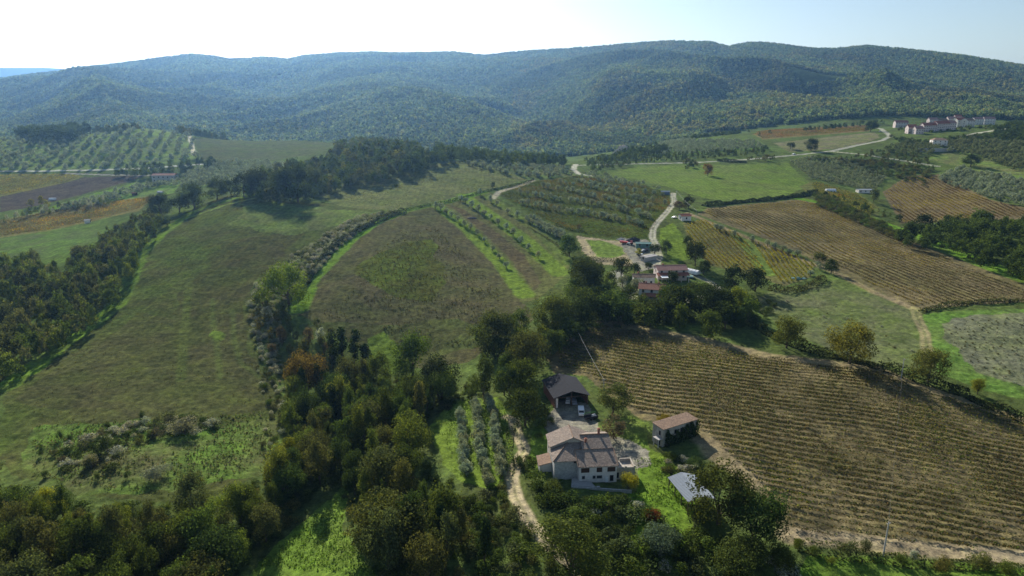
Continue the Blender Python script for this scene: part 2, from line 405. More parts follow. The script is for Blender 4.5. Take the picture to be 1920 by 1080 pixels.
# ---------------------------------------------------------------- fields, tracks and yards (outlines measured on the photograph, laid out on the ground)
GRN = (.115, .165, .036); GRN2 = (.125, .175, .04); OLV = (.10, .115, .045); DRY = (.16, .145, .085)
VIV = (.135, .19, .035); SOIL = (.185, .148, .092); SOIL2 = (.125, .108, .06); GRV = (.34, .31, .27); TAN = (.34, .28, .2); SCR = (.06, .075, .03); GRY = (.17, .17, .13)
AREAS = [  # name, outline px, colour a, colour b, ragged edge in metres
 ('hollow', [(0,440),(280,395),(300,430),(240,500),(230,560),(150,620),(0,700)], (.075,.1,.035), (.1,.15,.04), 4),
 ('field_west', [(440,362),(490,378),(600,378),(700,395),(640,430),(590,480),(520,505),(470,530),(475,600),(490,690),(530,740),(540,800),(500,880),(400,935),(250,940),(60,910),(0,870),(0,700),(90,660),(160,610),(215,570),(235,530),(260,470),(300,430),(370,385)], (.080,.082,.036), (.074,.098,.030), 3),
 ('field_west_dark', [(420,460),(560,440),(520,490),(460,530),(470,620),(400,640),(300,620),(330,540)], (.076,.070,.036), (.070,.080,.03), 14),
 ('field_west_dark_low', [(230,600),(470,600),(490,700),(530,760),(300,790),(100,780),(60,740)], (.076,.074,.038), (.074,.084,.032), 14),
 ('field_west_green', [(470,375),(690,398),(640,425),(560,440),(480,430),(440,420)], (.115,.16,.045), (.1,.11,.05), 8),
 ('rough_foot', [(60,800),(250,790),(400,790),(530,790),(530,850),(480,890),(300,930),(100,930),(40,880)], (.1,.165,.035), (.1,.1,.05), 5),
 ('dome', [(760,393),(822,380),(870,440),(930,500),(980,560),(1000,600),(930,640),(880,680),(800,690),(740,690),(700,670),(620,620),(560,590),(575,530),(620,480),(670,425)], (.096,.084,.05), (.088,.09,.042), 2),
 ('dome_green', [(740,460),(800,450),(830,490),(850,540),(800,570),(740,560),(700,520),(680,490)], (.092,.12,.026), (.078,.082,.026), 14),
 ('dome_low', [(600,600),(700,600),(880,610),(940,640),(800,680),(700,660)], (.09,.108,.04), (.088,.084,.042), 12),
 ('glade', [(690,640),(720,620),(745,650),(750,690),(720,710),(700,690)], VIV, GRN, 2),
 ('strips', [(803,385),(870,362),(915,358),(970,400),(1010,436),(1050,470),(1068,500),(1058,520),(1010,560),(980,570),(963,550),(925,495),(860,430)], (.115,.125,.05), (.10,.1,.045), 1),
 ('strip_dark', [(842,385),(868,392),(925,430),(985,480),(1015,530),(1002,545),(960,490),(905,435)], (.10,.08,.05), (.1,.09,.05), 1),
 ('field_upper', [(585,368),(640,345),(740,325),(850,301),(885,303),(990,336),(960,346),(900,358),(800,385),(760,392),(700,393),(640,388)], (.135,.14,.065), (.11,.13,.05), 3),
 ('terraces', [(930,362),(990,340),(1080,328),(1200,343),(1258,366),(1262,385),(1235,415),(1218,450),(1180,450),(1100,443),(1050,430),(1000,405)], (.065,.095,.022), (.075,.08,.028), 1),
 ('olives_top', [(870,305),(890,298),(960,303),(1040,305),(1080,320),(1080,330),(990,337),(930,318)], (.10,.14,.05), (.11,.12,.05), 1),
 ('meadow_top', [(1140,327),(1180,315),(1250,310),(1380,309),(1475,303),(1518,345),(1480,366),(1400,376),(1320,372),(1240,347)], (.115,.165,.038), (.12,.15,.048), 2),
 ('vineyard_upper', [(1308,402),(1325,390),(1500,374),(1560,385),(1640,425),(1760,472),(1880,518),(1960,545),(1960,562),(1715,578),(1640,543),(1560,503),(1440,450)], SOIL, SOIL2, 1),
 ('vineyard_yellow', [(1280,418),(1320,412),(1400,447),(1530,494),(1520,520),(1470,537),(1440,525),(1330,498),(1290,455)], (.15,.15,.06), (.13,.12,.06), 1),
 ('grass_by_track', [(1237,430),(1262,418),(1280,440),(1295,485),(1265,492),(1240,462)], VIV, GRN, 1),
 ('sand_round', [(1080,443),(1110,446),(1185,455),(1200,470),(1190,500),(1120,495),(1095,475)], (.33,.27,.2), (.26,.22,.16), 1),
 ('grass_round', [(1098,450),(1130,451),(1168,465),(1172,476),(1150,484),(1120,482)], GRN, (.13,.18,.05), .6),
 ('works_yard', [(1160,445),(1215,450),(1235,470),(1240,500),(1200,510),(1170,470)], (.27,.25,.23), (.2,.19,.18), 1),
 ('court', [(1140,510),(1165,505),(1180,540),(1300,555),(1290,575),(1180,560)], (.3,.29,.28), (.16,.17,.1), 1),
 ('meadow_east', [(1400,560),(1500,535),(1590,522),(1700,575),(1728,620),(1722,690),(1640,690),(1560,655),(1460,615)], (.12,.125,.075), (.10,.13,.045), 4),
 ('field_grey', [(1730,590),(1800,582),(1960,578),(1960,760),(1840,730),(1760,700),(1740,640)], (.10,.18,.04), (.11,.16,.05), 1),
 ('field_grey_in', [(1765,610),(1820,592),(1960,585),(1960,735),(1850,705),(1790,665)], GRY, (.14,.15,.09), 4),
 ('vineyard_big', [(1020,660),(1130,603),(1300,633),(1420,663),(1640,690),(1720,720),(1960,800),(1960,1050),(1700,1037),(1480,1010),(1400,890),(1320,830),(1300,800),(1200,785),(1150,750),(1100,705),(1040,700)], SOIL, (.125,.105,.06), 1),
 ('farm_green', [(1185,850),(1215,838),(1255,858),(1310,930),(1295,1000),(1230,1080),(1160,1080),(1180,960),(1170,900)], VIV, (.10,.19,.025), 1),
 ('farm_green_w', [(1000,800),(1030,795),(1045,840),(1020,880),(990,880)], VIV, (.09,.15,.03), 1),
 ('farm_green_n', [(1180,780),(1215,795),(1215,840),(1170,830),(1120,800)], (.13,.19,.04), (.12,.13,.05), 1),
 ('yard', [(1020,795),(1035,770),(1050,750),(1100,755),(1115,790),(1135,815),(1180,825),(1215,845),(1222,870),(1160,890),(1060,880)], (.27,.245,.225), (.22,.2,.185), 1),
 ('dooryard', [(1060,880),(1200,880),(1190,925),(1080,910)], (.12,.12,.07), (.1,.13,.05), 1),
 ('orchard_floor', [(805,800),(850,750),(935,745),(965,800),(962,870),(930,920),(870,905),(830,870)], VIV, GRN2, 1),
 ('meadow_low', [(455,1090),(520,1020),(600,950),(655,905),(640,990),(690,1060),(730,1090)], (.12,.19,.035), (.14,.19,.045), 1),
 ('grass_low', [(1490,1090),(1515,1040),(1700,1048),(1960,1062),(1960,1090)], (.10,.2,.025), GRN, 1),
 ('far_yellow', [(0,327),(120,325),(158,330),(130,341),(0,369)], (.17,.15,.04), (.15,.16,.05), 1),
 ('plowed', [(0,369),(130,341),(158,332),(270,329),(240,341),(150,366),(60,388),(0,398)], (.085,.07,.06), (.075,.06,.055), 1),
 ('kitchen_plots', [(60,398),(150,370),(250,343),(340,343),(325,362),(200,380),(80,408)], (.12,.2,.04), (.11,.14,.05), 1),
 ('vineyard_west', [(0,412),(150,384),(295,366),(260,395),(100,432),(0,446)], (.17,.14,.055), (.14,.14,.055), 1),
 ('green_west', [(0,446),(180,430),(195,442),(120,480),(0,500)], (.10,.16,.04), (.09,.11,.05), 2),
 ('olive_hill', [(-100,262),(0,262),(100,252),(250,236),(350,250),(362,260),(368,300),(180,319),(0,321),(-100,322)], (.15,.21,.06), (.13,.16,.06), 3),
 ('field_far', [(362,258),(450,262),(560,253),(640,264),(600,288),(500,302),(378,306)], (.085,.105,.04), (.09,.092,.05), 2),
 ('strip_vines', [(1500,350),(1520,340),(1610,362),(1650,390),(1640,415),(1560,372),(1520,365)], (.13,.13,.05), (.11,.14,.045), 1),
 ('vineyard_far', [(1655,360),(1700,330),(1760,327),(1860,375),(1960,398),(1960,410),(1790,415),(1690,420)], (.15,.115,.075), (.14,.11,.06), 1),
 ('olives_young', [(1480,300),(1520,290),(1600,298),(1665,330),(1640,358),(1520,335)], (.11,.15,.05), (.12,.13,.06), 1),
 ('slope_green', [(1730,300),(1800,275),(1880,310),(1960,330),(1960,350),(1790,310)], (.13,.19,.05), (.14,.14,.07), 2),
 ('row_grove', [(1190,290),(1250,258),(1420,262),(1440,278),(1280,292)], (.12,.19,.04), (.12,.16,.05), 1),
 ('vineyard_top', [(1410,252),(1440,243),(1625,234),(1630,246),(1430,262)], (.17,.14,.06), (.15,.12,.06), 1),
 ('fallow_top', [(1450,268),(1540,258),(1640,248),(1650,258),(1600,276),(1480,286)], (.16,.14,.10), (.14,.15,.07), 1),
]
TRACKS = [  # name, centre line px, width m, colour a, colour b, wobble
 ('strip1', [(818,384),(880,432),(938,492),(985,553)], 9, VIV, GRN, 1), ('strip2', [(868,366),(930,410),(990,455),(1050,512)], 10, VIV, GRN, 1),
 ('strip3', [(905,362),(960,398),(1015,440),(1062,492)], 6, GRN, OLV, 1),
 ('rim_west', [(0,730),(60,690),(110,652),(170,612),(222,570),(243,525),(262,480),(300,440),(360,398),(430,374),(478,366)], 9, (.12,.2,.03), (.11,.15,.04), 2),
 ('rim_dome', [(905,360),(840,378),(800,386),(760,395),(705,415),(655,450),(615,492),(583,525),(560,580)], 8, (.13,.23,.03), GRN, 1),
 ('rim_upper', [(1500,373),(1560,383),(1615,403),(1700,435),(1765,459),(1830,488),(1925,526)], 13, (.13,.24,.03), GRN, .5),
 ('path_field', [(430,372),(360,400),(330,412)], 5, (.12,.16,.05), GRN, 1),
 ('bank', [(350,410),(420,385),(475,372)], 3, (.15,.2,.05), (.12,.14,.06), 1),
 ('terrace_path', [(925,372),(935,360),(985,345),(1000,338)], 3, TAN, GRV, .3),
 ('grass_v3', [(1385,440),(1410,470),(1440,512)], 9, (.14,.2,.05), (.13,.17,.05), .5),
 ('sand_edge', [(1300,800),(1330,835),(1370,870),(1420,905)], 6, (.3,.235,.16), SOIL, 1),
 ('sand_top', [(1130,603),(1300,633),(1450,668),(1640,690),(1720,722),(1925,790)], 4, (.25,.2,.13), SOIL, 1),
 ('sand_low', [(1478,1003),(1600,1015),(1700,1026),(1940,1050)], 4.5, (.36,.29,.21), (.27,.21,.15), .5),
 ('wheel_a', [(352,520),(346,580),(340,640),(335,715)], .5, (.085,.105,.035), (.085,.10,.035), .3), ('wheel_b', [(358,520),(353,580),(348,640),(343,715)], .5, (.085,.105,.035), (.085,.10,.035), .3), ('wheel_c', [(398,560),(400,610),(408,660),(413,710)], .6, (.09,.105,.04), (.08,.10,.035), .3), ('wheel_d', [(436,580),(438,630),(450,680),(490,710)], .6, (.09,.105,.04), (.08,.10,.035), .3), ('green_spot', [(404,625),(409,636)], 2.5, GRN, (.10,.14,.035), 3),
 ('v2_edge', [(1290,400),(1400,445),(1500,486),(1560,508),(1640,548),(1712,578),(1800,570),(1930,562)], 3.5, (.28,.22,.15), (.2,.16,.1), .4),
]
ROADS = [
 ('farm_track', [(950,782),(962,787),(971.5,820),(983.5,842),(969,868),(959.5,897),(969,935),(993,979),(1022,1012),(1056,1046),(1090,1075)], 3.4, (.42,.34,.25), (.33,.27,.2)),
 ('top_road', [(1080,310),(1200,307),(1300,305),(1400,299),(1500,290),(1560,283),(1610,272),(1655,263),(1669,256),(1657,246),(1645,240)], 6, (.33,.32,.30), (.30,.29,.27)),
 ('side_road', [(1560,284),(1620,290),(1685,300),(1760,312)], 4, (.45,.43,.38), (.4,.38,.33)),
 ('village_road', [(1795,258),(1830,250),(1880,242),(1930,236)], 5, (.5,.47,.42), (.42,.4,.36)),
 ('hamlet_track', [(1262,362),(1264,380),(1250,398),(1236,413),(1224,430),(1223,445),(1230,460),(1236,480),(1230,500)], 4.2, (.38,.35,.32), (.33,.31,.28)),
 ('hamlet_lane', [(1300,515),(1330,528),(1350,540),(1340,555),(1290,560),(1230,556)], 4, (.36,.34,.3), (.3,.28,.25)),
 ('bend_road', [(1080,308),(1075,318),(1085,326),(1110,330)], 6, (.4,.38,.35), (.36,.34,.31)),
 ('west_road', [(-60,321),(0,321),(80,320.5),(170,319),(260,316),(380,308)], 5, (.5,.49,.47), (.44,.43,.41)),
 ('hill_track', [(352,253),(357,262),(361,275),(364,290)], 5, (.55,.5,.42), (.5,.46,.4)),
 ('plow_road', [(120,325),(200,328),(290,329)], 4, (.3,.28,.26), (.25,.23,.22)),
 ('meadow_track', [(1714,577),(1722,600),(1734,625),(1738,655),(1742,685)], 4, (.2,.19,.1), (.26,.22,.14)),
]
def grid_rows(y0, y1, r):
    n = int(math.log(y1 / y0) / math.log(1 + r)) + 1; return y0 * (y1 / y0) ** (np.arange(n) / n)
def terrain():
    ks = np.linspace(-1.2, 1.2, 1200)
    ys = np.r_[grid_rows(40, 1450, .0032), grid_rows(1450, 10500, .008)]
    K, Y = np.meshgrid(ks, ys); X = K * Y
    n0 = np.sum(ys < 1440)
    Z = np.empty_like(X); Z[:n0] = H(X[:n0], Y[:n0])
    for i in range(n0, len(ys), 60): Z[i:i + 60] = height_raw(X[i:i + 60], Y[i:i + 60])
    Z[:n0] += .5 * (fbm(X[:n0] / 2.2, Y[:n0] / 2.2, 71, 2) - .5)
    CA = np.empty(X.shape + (3,), np.float32); CB = CA.copy(); CA[:] = (.075, .09, .035); CB[:] = (.10, .14, .045)
    CA[n0:] = (.035, .05, .025); CB[n0:] = (.05, .07, .03)
    x = X[:n0]; y = Y[:n0]
    for nm, poly, a, b_, rag in AREAS:
        P = wpoly(poly); x0, y0 = P.min(0) - 20; x1, y1 = P.max(0) + 20
        r0, r1 = np.searchsorted(ys[:n0], (y0, y1)); c = slice(r0, r1)
        xs = x[c]; yy = y[c]; m0 = (xs > x0) & (xs < x1)
        jx = xs + rag * 2 * (fbm(xs / (2.5 * rag + 2), yy / (2.5 * rag + 2), 91, 3) - .5); jy = yy + rag * 2 * (fbm(xs / (2.5 * rag + 2), yy / (2.5 * rag + 2), 95, 3) - .5)
        mk = np.zeros(xs.shape, bool); mk[m0] = inside(P, jx[m0], jy[m0])
        CA[c][mk] = a; CB[c][mk] = b_
    lines = [(p, w, a, b_, wob, 0) for _, p, w, a, b_, wob in TRACKS] + [(p, w, a, b_, .3, 1) for _, p, w, a, b_ in ROADS]
    for pl, w, a, b_, wob, rd in lines:
        P = wpoly(pl, closed=False); x0, y0 = P.min(0) - w; x1, y1 = P.max(0) + w
        r0, r1 = np.searchsorted(ys[:n0], (y0, y1)); c = slice(r0, r1); xs = x[c]; yy = y[c]
        m0 = (xs > x0) & (xs < x1); d = np.full(xs.shape, 1e9); d[m0] = dist_line(P, xs[m0], yy[m0])
        d = d + wob * 2 * (fbm(xs / 5, yy / 5, 99, 2) - .5)
        k = (1 - sst(w / 2 - .3, w / 2 + (.6 if rd else 2), d))[..., None]
        if rd and w < 4.5 and y0 < 600: k = k * (1 - .55 * np.exp(-(d / .45) ** 2))[..., None]
        CA[c] = CA[c] * (1 - k) + np.array(a) * k; CB[c] = CB[c] * (1 - k) + np.array(b_) * k
    nx = len(ks); ny = len(ys)
    i = np.arange((ny - 1) * nx).reshape(ny - 1, nx)[:, :-1].ravel()
    F = np.c_[i, i + 1, i + nx + 1, i + nx]
    V = np.c_[X.ravel(), Y.ravel(), Z.ravel()]
    me = mesh_np('ground', V, F, [M['ground']], smooth=True)
    for nme, Cc in (('ca', CA), ('cb', CB)):
        at = me.attributes.new(nme, 'FLOAT_COLOR', 'POINT')
        at.data.foreach_set("color", np.c_[Cc.reshape(-1, 3), np.ones(len(V))].astype(np.float32).ravel())
    tag(link('ground', me), kind='structure')
terrain()
# ---------------------------------------------------------------- foliage: crowns of many small leaf clumps
def leafquads(C, N, S, rs):
    """one tilted leaf clump (quad) per centre"""
    n = len(C); N = N / (np.linalg.norm(N, axis=1, keepdims=True) + 1e-9)
    t = rs.normal(size=(n, 3)); u = np.cross(N, t); u /= np.linalg.norm(u, axis=1, keepdims=True) + 1e-9
    w = np.cross(N, u); S = np.asarray(S)[:, None] if np.ndim(S) else S
    j = lambda: 1 + .5 * (rs.random((n, 1)) - .5)
    V = np.stack([C + u * S * .5 * j() + w * S * .1 * j(), C + w * S * .5 * j() - N * S * .12, C - u * S * .5 * j() + w * S * .1, C - w * S * .5 * j() + N * S * .1], 1).reshape(-1, 3)
    F = np.arange(4 * n).reshape(n, 4); return V, F
def crown_pts(seed, n, rx=.46, z0=.2, z1=1., lobes=14, lr=.2, flat=0., vert=1., inner=.25):
    rs = np.random.default_rng(seed); zc = (z0 + z1) / 2; rz = (z1 - z0) / 2
    L = rs.normal(size=(lobes, 3)); L /= np.linalg.norm(L, axis=1, keepdims=True)
    L[:, 2] = np.where(L[:, 2] < -.8, -L[:, 2], L[:, 2])
    rr = rs.uniform(.62, 1.16, lobes)[:, None]
    LC = np.c_[L[:, :2] * (rx - lr * .7) * rr, zc + L[:, 2:3] * (rz - lr * .7 * vert) * rr]
    R = lr * rs.uniform(.5, 1.3, lobes)
    k = rs.choice(lobes, n, p=R ** 2 / np.sum(R ** 2)); D = rs.normal(size=(n, 3)); D /= np.linalg.norm(D, axis=1, keepdims=True)
    q = np.where(rs.random(n) < inner, rs.uniform(.3, .9, n), rs.uniform(.85, 1.12, n))
    P = LC[k] + D * np.c_[R[k], R[k], R[k] * vert] * q[:, None]
    sp = rs.random(n) < .07; P[sp] = np.array([0, 0, zc]) + (P[sp] - np.array([0, 0, zc])) * rs.uniform(1.05, 1.28, (int(sp.sum()), 1))
    P[:, 2] = np.clip(P[:, 2], z0 * .7, None)
    return P, D + rs.normal(size=(n, 3)) * .34, rs, LC
def limbs(mb, LC, r, fork, rs, k=6):
    for c in LC[:k]:
        a = np.array([0, 0, fork * rs.uniform(.7, 1.1)]); mid = (a + c) / 2 + rs.normal(size=3) * .02
        mb.tube(a, mid, r * .5, r * .3, 5); mb.tube(mid, c, r * .3, r * .1, 5)
def make_proto(kind, seed, q):
    P = dict(
     oak=dict(n=3800, rx=.5, z0=.04, lobes=34, lr=.16, s=.038, tr=.028), poplar=dict(n=2600, rx=.30, z0=.03, lobes=26, lr=.12, s=.034, tr=.018),
     sparse=dict(n=1700, rx=.34, z0=.06, lobes=20, lr=.11, s=.036, tr=.018, inner=.5), column=dict(n=2000, rx=.15, z0=.0, lobes=18, lr=.09, s=.034, tr=.015),
     cypress=dict(n=1200, rx=.11, z0=.03, lobes=14, lr=.07, s=.04, tr=.012), olive=dict(n=1600, rx=.5, z0=.10, lobes=13, lr=.2, s=.055, tr=.05),
     bush=dict(n=1500, rx=.62, z0=.0, z1=.95, lobes=15, lr=.25, s=.06, tr=.02))[kind]
    n = int(P['n'] * q); s = P['s'] / math.sqrt(q) * (1 if q >= 1 else .95)
    C, N, rs, LC = crown_pts(seed, n, P['rx'], P['z0'], P.get('z1', 1.), P['lobes'], P['lr'], inner=P.get('inner', .25))
    if kind == 'cypress':
        f = 1.25 - C[:, 2] * 1.05; C[:, 0] *= f; C[:, 1] *= f
    V, F = leafquads(C, N, s * rs.uniform(.6, 1.4, n), rs)
    mb = MB(); fork = P['z0'] + .12
    mb.tube((0, 0, -.06), (rs.normal() * .01, rs.normal() * .01, fork * .5), P['tr'] * 1.3, P['tr'], 8); mb.tube((0, 0, fork * .48), (0, 0, fork + .2), P['tr'], P['tr'] * .5, 7)
    limbs(mb, LC, P['tr'], fork, rs)
    return V, F, mb
PROTO = {}
def proto(kind, i, q):
    key = (kind, i, q)
    if key not in PROTO:
        V, F, mb = make_proto(kind, hash((len(kind), i, 5)) % 9999 + ord(kind[0]) * 7 + i * 13, q)
        PROTO[key] = (mb.mesh('trunk', M['bark']), mesh_np('crown', V, F, [M['leaf']]))
    return PROTO[key]
NPRO = dict(oak=5, poplar=3, sparse=4, column=3, cypress=2, olive=4, bush=4)
def vary(c, a=.18):
    k = 1 + random.uniform(-a, a); h = random.uniform(-a, a) * .6
    return (c[0] * k * (1 + h), c[1] * k, c[2] * k * (1 - h))
CATS = dict(oak='tree', poplar='tree', sparse='tree', column='tree', cypress='cypress', olive='olive tree', bush='shrub')
NAMES = dict(oak='broadleaf_tree', poplar='broadleaf_tree', sparse='broadleaf_tree', column='ivy_covered_tree', cypress='cypress', olive='olive_tree', bush='shrub')
def plant(kind, x, y, h, w=None, col=(.06, .08, .03), label=None, group=None, cat=None, name=None, q=None, parts=True):
    """one tree or shrub standing at (x, y): h high, w wide"""
    z = float(H(x, y)); i = random.randrange(NPRO[kind]); full = {'oak': 1., 'poplar': .62, 'sparse': .72, 'column': .34, 'cypress': .26, 'olive': 1., 'bush': 1.2}[kind]
    w = w or h * full; sxy = w / full
    if q is None: q = (1.7 if kind != 'olive' else 1.) if y < 260 else .5
    if w > 17: q = 2.0
    tr, cr = proto(kind, i, q); rz = random.uniform(0, 6.28)
    if parts:
        o = empty(name or NAMES[kind], (x, y, z), rz, label, cat or CATS[kind], group); o.scale = (sxy * random.uniform(.82, 1.15), sxy * random.uniform(.82, 1.15), h); o.rotation_euler = (random.gauss(0, .05), random.gauss(0, .05), rz)
        link('trunk', tr, o); link('crown', cr, o, col=vary(col))
    else:
        o = link(name or NAMES[kind], cr, loc=(x, y, z), rz=rz, col=vary(col), scale=(sxy, sxy, h)); tag(o, label, cat or CATS[kind], group)
    return o
def place_px(cx, cy, wpx, ratio):
    h = 10.
    for _ in range(4):
        p = unproj(cx, cy, .55 * h)[0]; dep = p[1] * CP + (CAMZ - float(H(*p)) - .5 * h) * SP
        w = wpx * dep / 1280; h = w * ratio
    return p[0], p[1], h, w
def hero(kind, cx, cy, wpx, ratio, col, label, group=None, **k):
    x, y, h, w = place_px(cx, cy, wpx, ratio)
    return plant(kind, x, y, h, w, col, label, group, **k)
def scatter(poly, spacing, off=0., jitter=.42, px=True, seed=1, dens_fn=None):
    """points spread over an outline, never in a regular grid"""
    P = wpoly(poly, off) if px else np.array(poly); rs = np.random.default_rng(seed)
    x0, y0 = P.min(0); x1, y1 = P.max(0)
    X, Y = np.meshgrid(np.arange(x0, x1, spacing), np.arange(y0, y1, spacing)); X = X + (np.arange(X.shape[0]) % 2)[:, None] * spacing / 2
    X = X.ravel() + rs.uniform(-jitter, jitter, X.size) * spacing; Y = Y.ravel() + rs.uniform(-jitter, jitter, Y.size) * spacing
    k = inside(P, X, Y); return np.c_[X[k], Y[k]]

# ---------------------------------------------------------------- masses that nobody could count: instanced crowns
PCOL = {}
def mass_protos(key, kinds, q):
    if key in PCOL: return PCOL[key]
    c = bpy.data.collections.new('proto_' + key); n = 0
    for kd in kinds:
        for i in range(2):
            V, F, mb = make_proto(kd, 300 + i * 7 + ord(kd[0]), q)
            me = mesh_np('clump', V, F, [M['leafi']]); o = bpy.data.objects.new('clump_%02d' % n, me); c.objects.link(o); n += 1
    PCOL[key] = (c, n); return PCOL[key]
def blob_protos():
    if 'blob' in PCOL: return PCOL['blob']
    c = bpy.data.collections.new('proto_blob')
    for i in range(4):
        C, N, rs, LC = crown_pts(900 + i, 90, .5, .0, 1., 6, .3, inner=0.)
        V, F = leafquads(C, N, .26 * rs.uniform(.7, 1.3, 90), rs)
        o = bpy.data.objects.new('blob_%02d' % i, mesh_np('blob', V, F, [M['leafi']])); c.objects.link(o)
    PCOL['blob'] = (c, 4); return PCOL['blob']
def mass(name, pts, hts, wid, cols, pc, label=None, cat=None, group=None):
    n = len(pts); coll, npro = pc; rs = np.random.default_rng(n)
    z = H(pts[:, 0], pts[:, 1]) if pts.shape[1] == 2 else pts[:, 2]
    V = np.c_[pts[:, :2], z]
    me = bpy.data.meshes.new(name); me.vertices.add(n); me.vertices.foreach_set("co", V.astype(np.float32).ravel())
    def at(nm, ty, key, arr): a = me.attributes.new(nm, ty, 'POINT'); a.data.foreach_set(key, np.asarray(arr).ravel())
    at('sc', 'FLOAT_VECTOR', 'vector', np.c_[wid, wid, hts].astype(np.float32))
    at('rz', 'FLOAT_VECTOR', 'vector', np.c_[np.zeros(n), np.zeros(n), rs.uniform(0, 6.28, n)].astype(np.float32))
    at('id2', 'INT', 'value', rs.integers(0, npro, n).astype(np.int32))
    at('col', 'FLOAT_COLOR', 'color', np.c_[cols, np.ones(n)].astype(np.float32))
    o = link(name, me); tag(o, label, cat, group, 'stuff')
    ng = bpy.data.node_groups.new(name, 'GeometryNodeTree'); ng.interface.new_socket("Geometry", in_out='INPUT', socket_type='NodeSocketGeometry'); ng.interface.new_socket("Geometry", in_out='OUTPUT', socket_type='NodeSocketGeometry')
    gi = ng.nodes.new("NodeGroupInput"); go = ng.nodes.new("NodeGroupOutput"); ip = ng.nodes.new("GeometryNodeInstanceOnPoints"); ci = ng.nodes.new("GeometryNodeCollectionInfo")
    ci.inputs["Collection"].default_value = coll; ci.inputs["Separate Children"].default_value = True; ci.inputs["Reset Children"].default_value = True
    def na(nm, dt): a = ng.nodes.new("GeometryNodeInputNamedAttribute"); a.data_type = dt; a.inputs[0].default_value = nm; return a.outputs[0]
    ng.links.new(gi.outputs[0], ip.inputs["Points"]); ng.links.new(ci.outputs[0], ip.inputs["Instance"]); ip.inputs["Pick Instance"].default_value = True
    ng.links.new(na('id2', 'INT'), ip.inputs["Instance Index"]); ng.links.new(na('rz', 'FLOAT_VECTOR'), ip.inputs["Rotation"]); ng.links.new(na('sc', 'FLOAT_VECTOR'), ip.inputs["Scale"])
    ng.links.new(ip.outputs[0], go.inputs[0])
    md = o.modifiers.new("scatter", 'NODES'); md.node_group = ng
    return o
def palette(n, cols, wts, rs, a=.15):
    k = rs.choice(len(cols), n, p=np.array(wts) / sum(wts)); C = np.array(cols)[k]
    return C * (1 + rs.uniform(-a, a, (n, 1))) * (1 + rs.uniform(-a, a, (n, 3)) * .4)
DK = (.06, .09, .03); MD = (.09, .13, .035); LT = (.15, .19, .045); YG = (.22, .25, .03); BR = (.14, .14, .05); OR = (.21, .12, .035); OL = (.24, .29, .265); GB = (.36, .38, .36); IV = (.035, .06, .025); DG = (.10, .115, .05)

# mountain forest -----------------------------------------------------------
def mountain_forest():
    rs = np.random.default_rng(11); N = 260000
    K = rs.uniform(-1.02, 1.02, N); Y = 1230 + (4100 - 1230) * rs.random(N) ** .8; X = K * Y
    gap = fbm(X / 300 + 3, Y / 500, 77, 3)
    fld = (np.abs(X - 1120) < 260) & (np.abs(Y - 2150 + (X - 1120) * .25) < 95)      # the bare slope above the village
    keep = (gap > .17) & ~fld & ~((Y < 1420) & (X > 380)); X = X[keep]; Y = Y[keep]
    Z = np.where(Y < 1440, H(X, np.minimum(Y, 1499)), 0); f = Y >= 1440
    for i in range(0, len(X), 60000):
        s = slice(i, i + 60000); ff = f[s]; zz = Z[s]; zz[ff] = height_raw(X[s][ff], Y[s][ff]); Z[s] = zz
    n = len(X); h = rs.uniform(6, 13, n) + 2.5 * fbm(X / 90, Y / 90, 13, 2); w = rs.uniform(8, 13, n)
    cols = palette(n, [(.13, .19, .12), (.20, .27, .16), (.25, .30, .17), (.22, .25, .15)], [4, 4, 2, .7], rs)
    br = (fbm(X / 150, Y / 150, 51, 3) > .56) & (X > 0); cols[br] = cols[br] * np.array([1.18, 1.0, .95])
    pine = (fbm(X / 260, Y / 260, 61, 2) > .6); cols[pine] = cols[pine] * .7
    mass('mountain_forest', np.c_[X, Y, Z - 1.5], h, w, cols, blob_protos(), 'dense woods covering the long hazy mountain under the sky', 'forest')
mountain_forest()
# ---------------------------------------------------------------- haze
def haze():
    mb = MB(); mb.box(-12800, -60, -27, 12800, 10700, 560)
    m = bpy.data.materials.new('haze'); m.use_nodes = True; nt = m.node_tree; nt.nodes.remove(nt.nodes["Principled BSDF"])
    v = nt.nodes.new("ShaderNodeVolumePrincipled"); v.inputs["Color"].default_value = (.28, .56, 1.0, 1); v.inputs["Density"].default_value = .000058; v.inputs["Anisotropy"].default_value = .66
    nt.links.new(v.outputs[0], nt.nodes["Material Output"].inputs["Volume"])
    tag(mb.build('haze', m), kind='stuff')
haze()
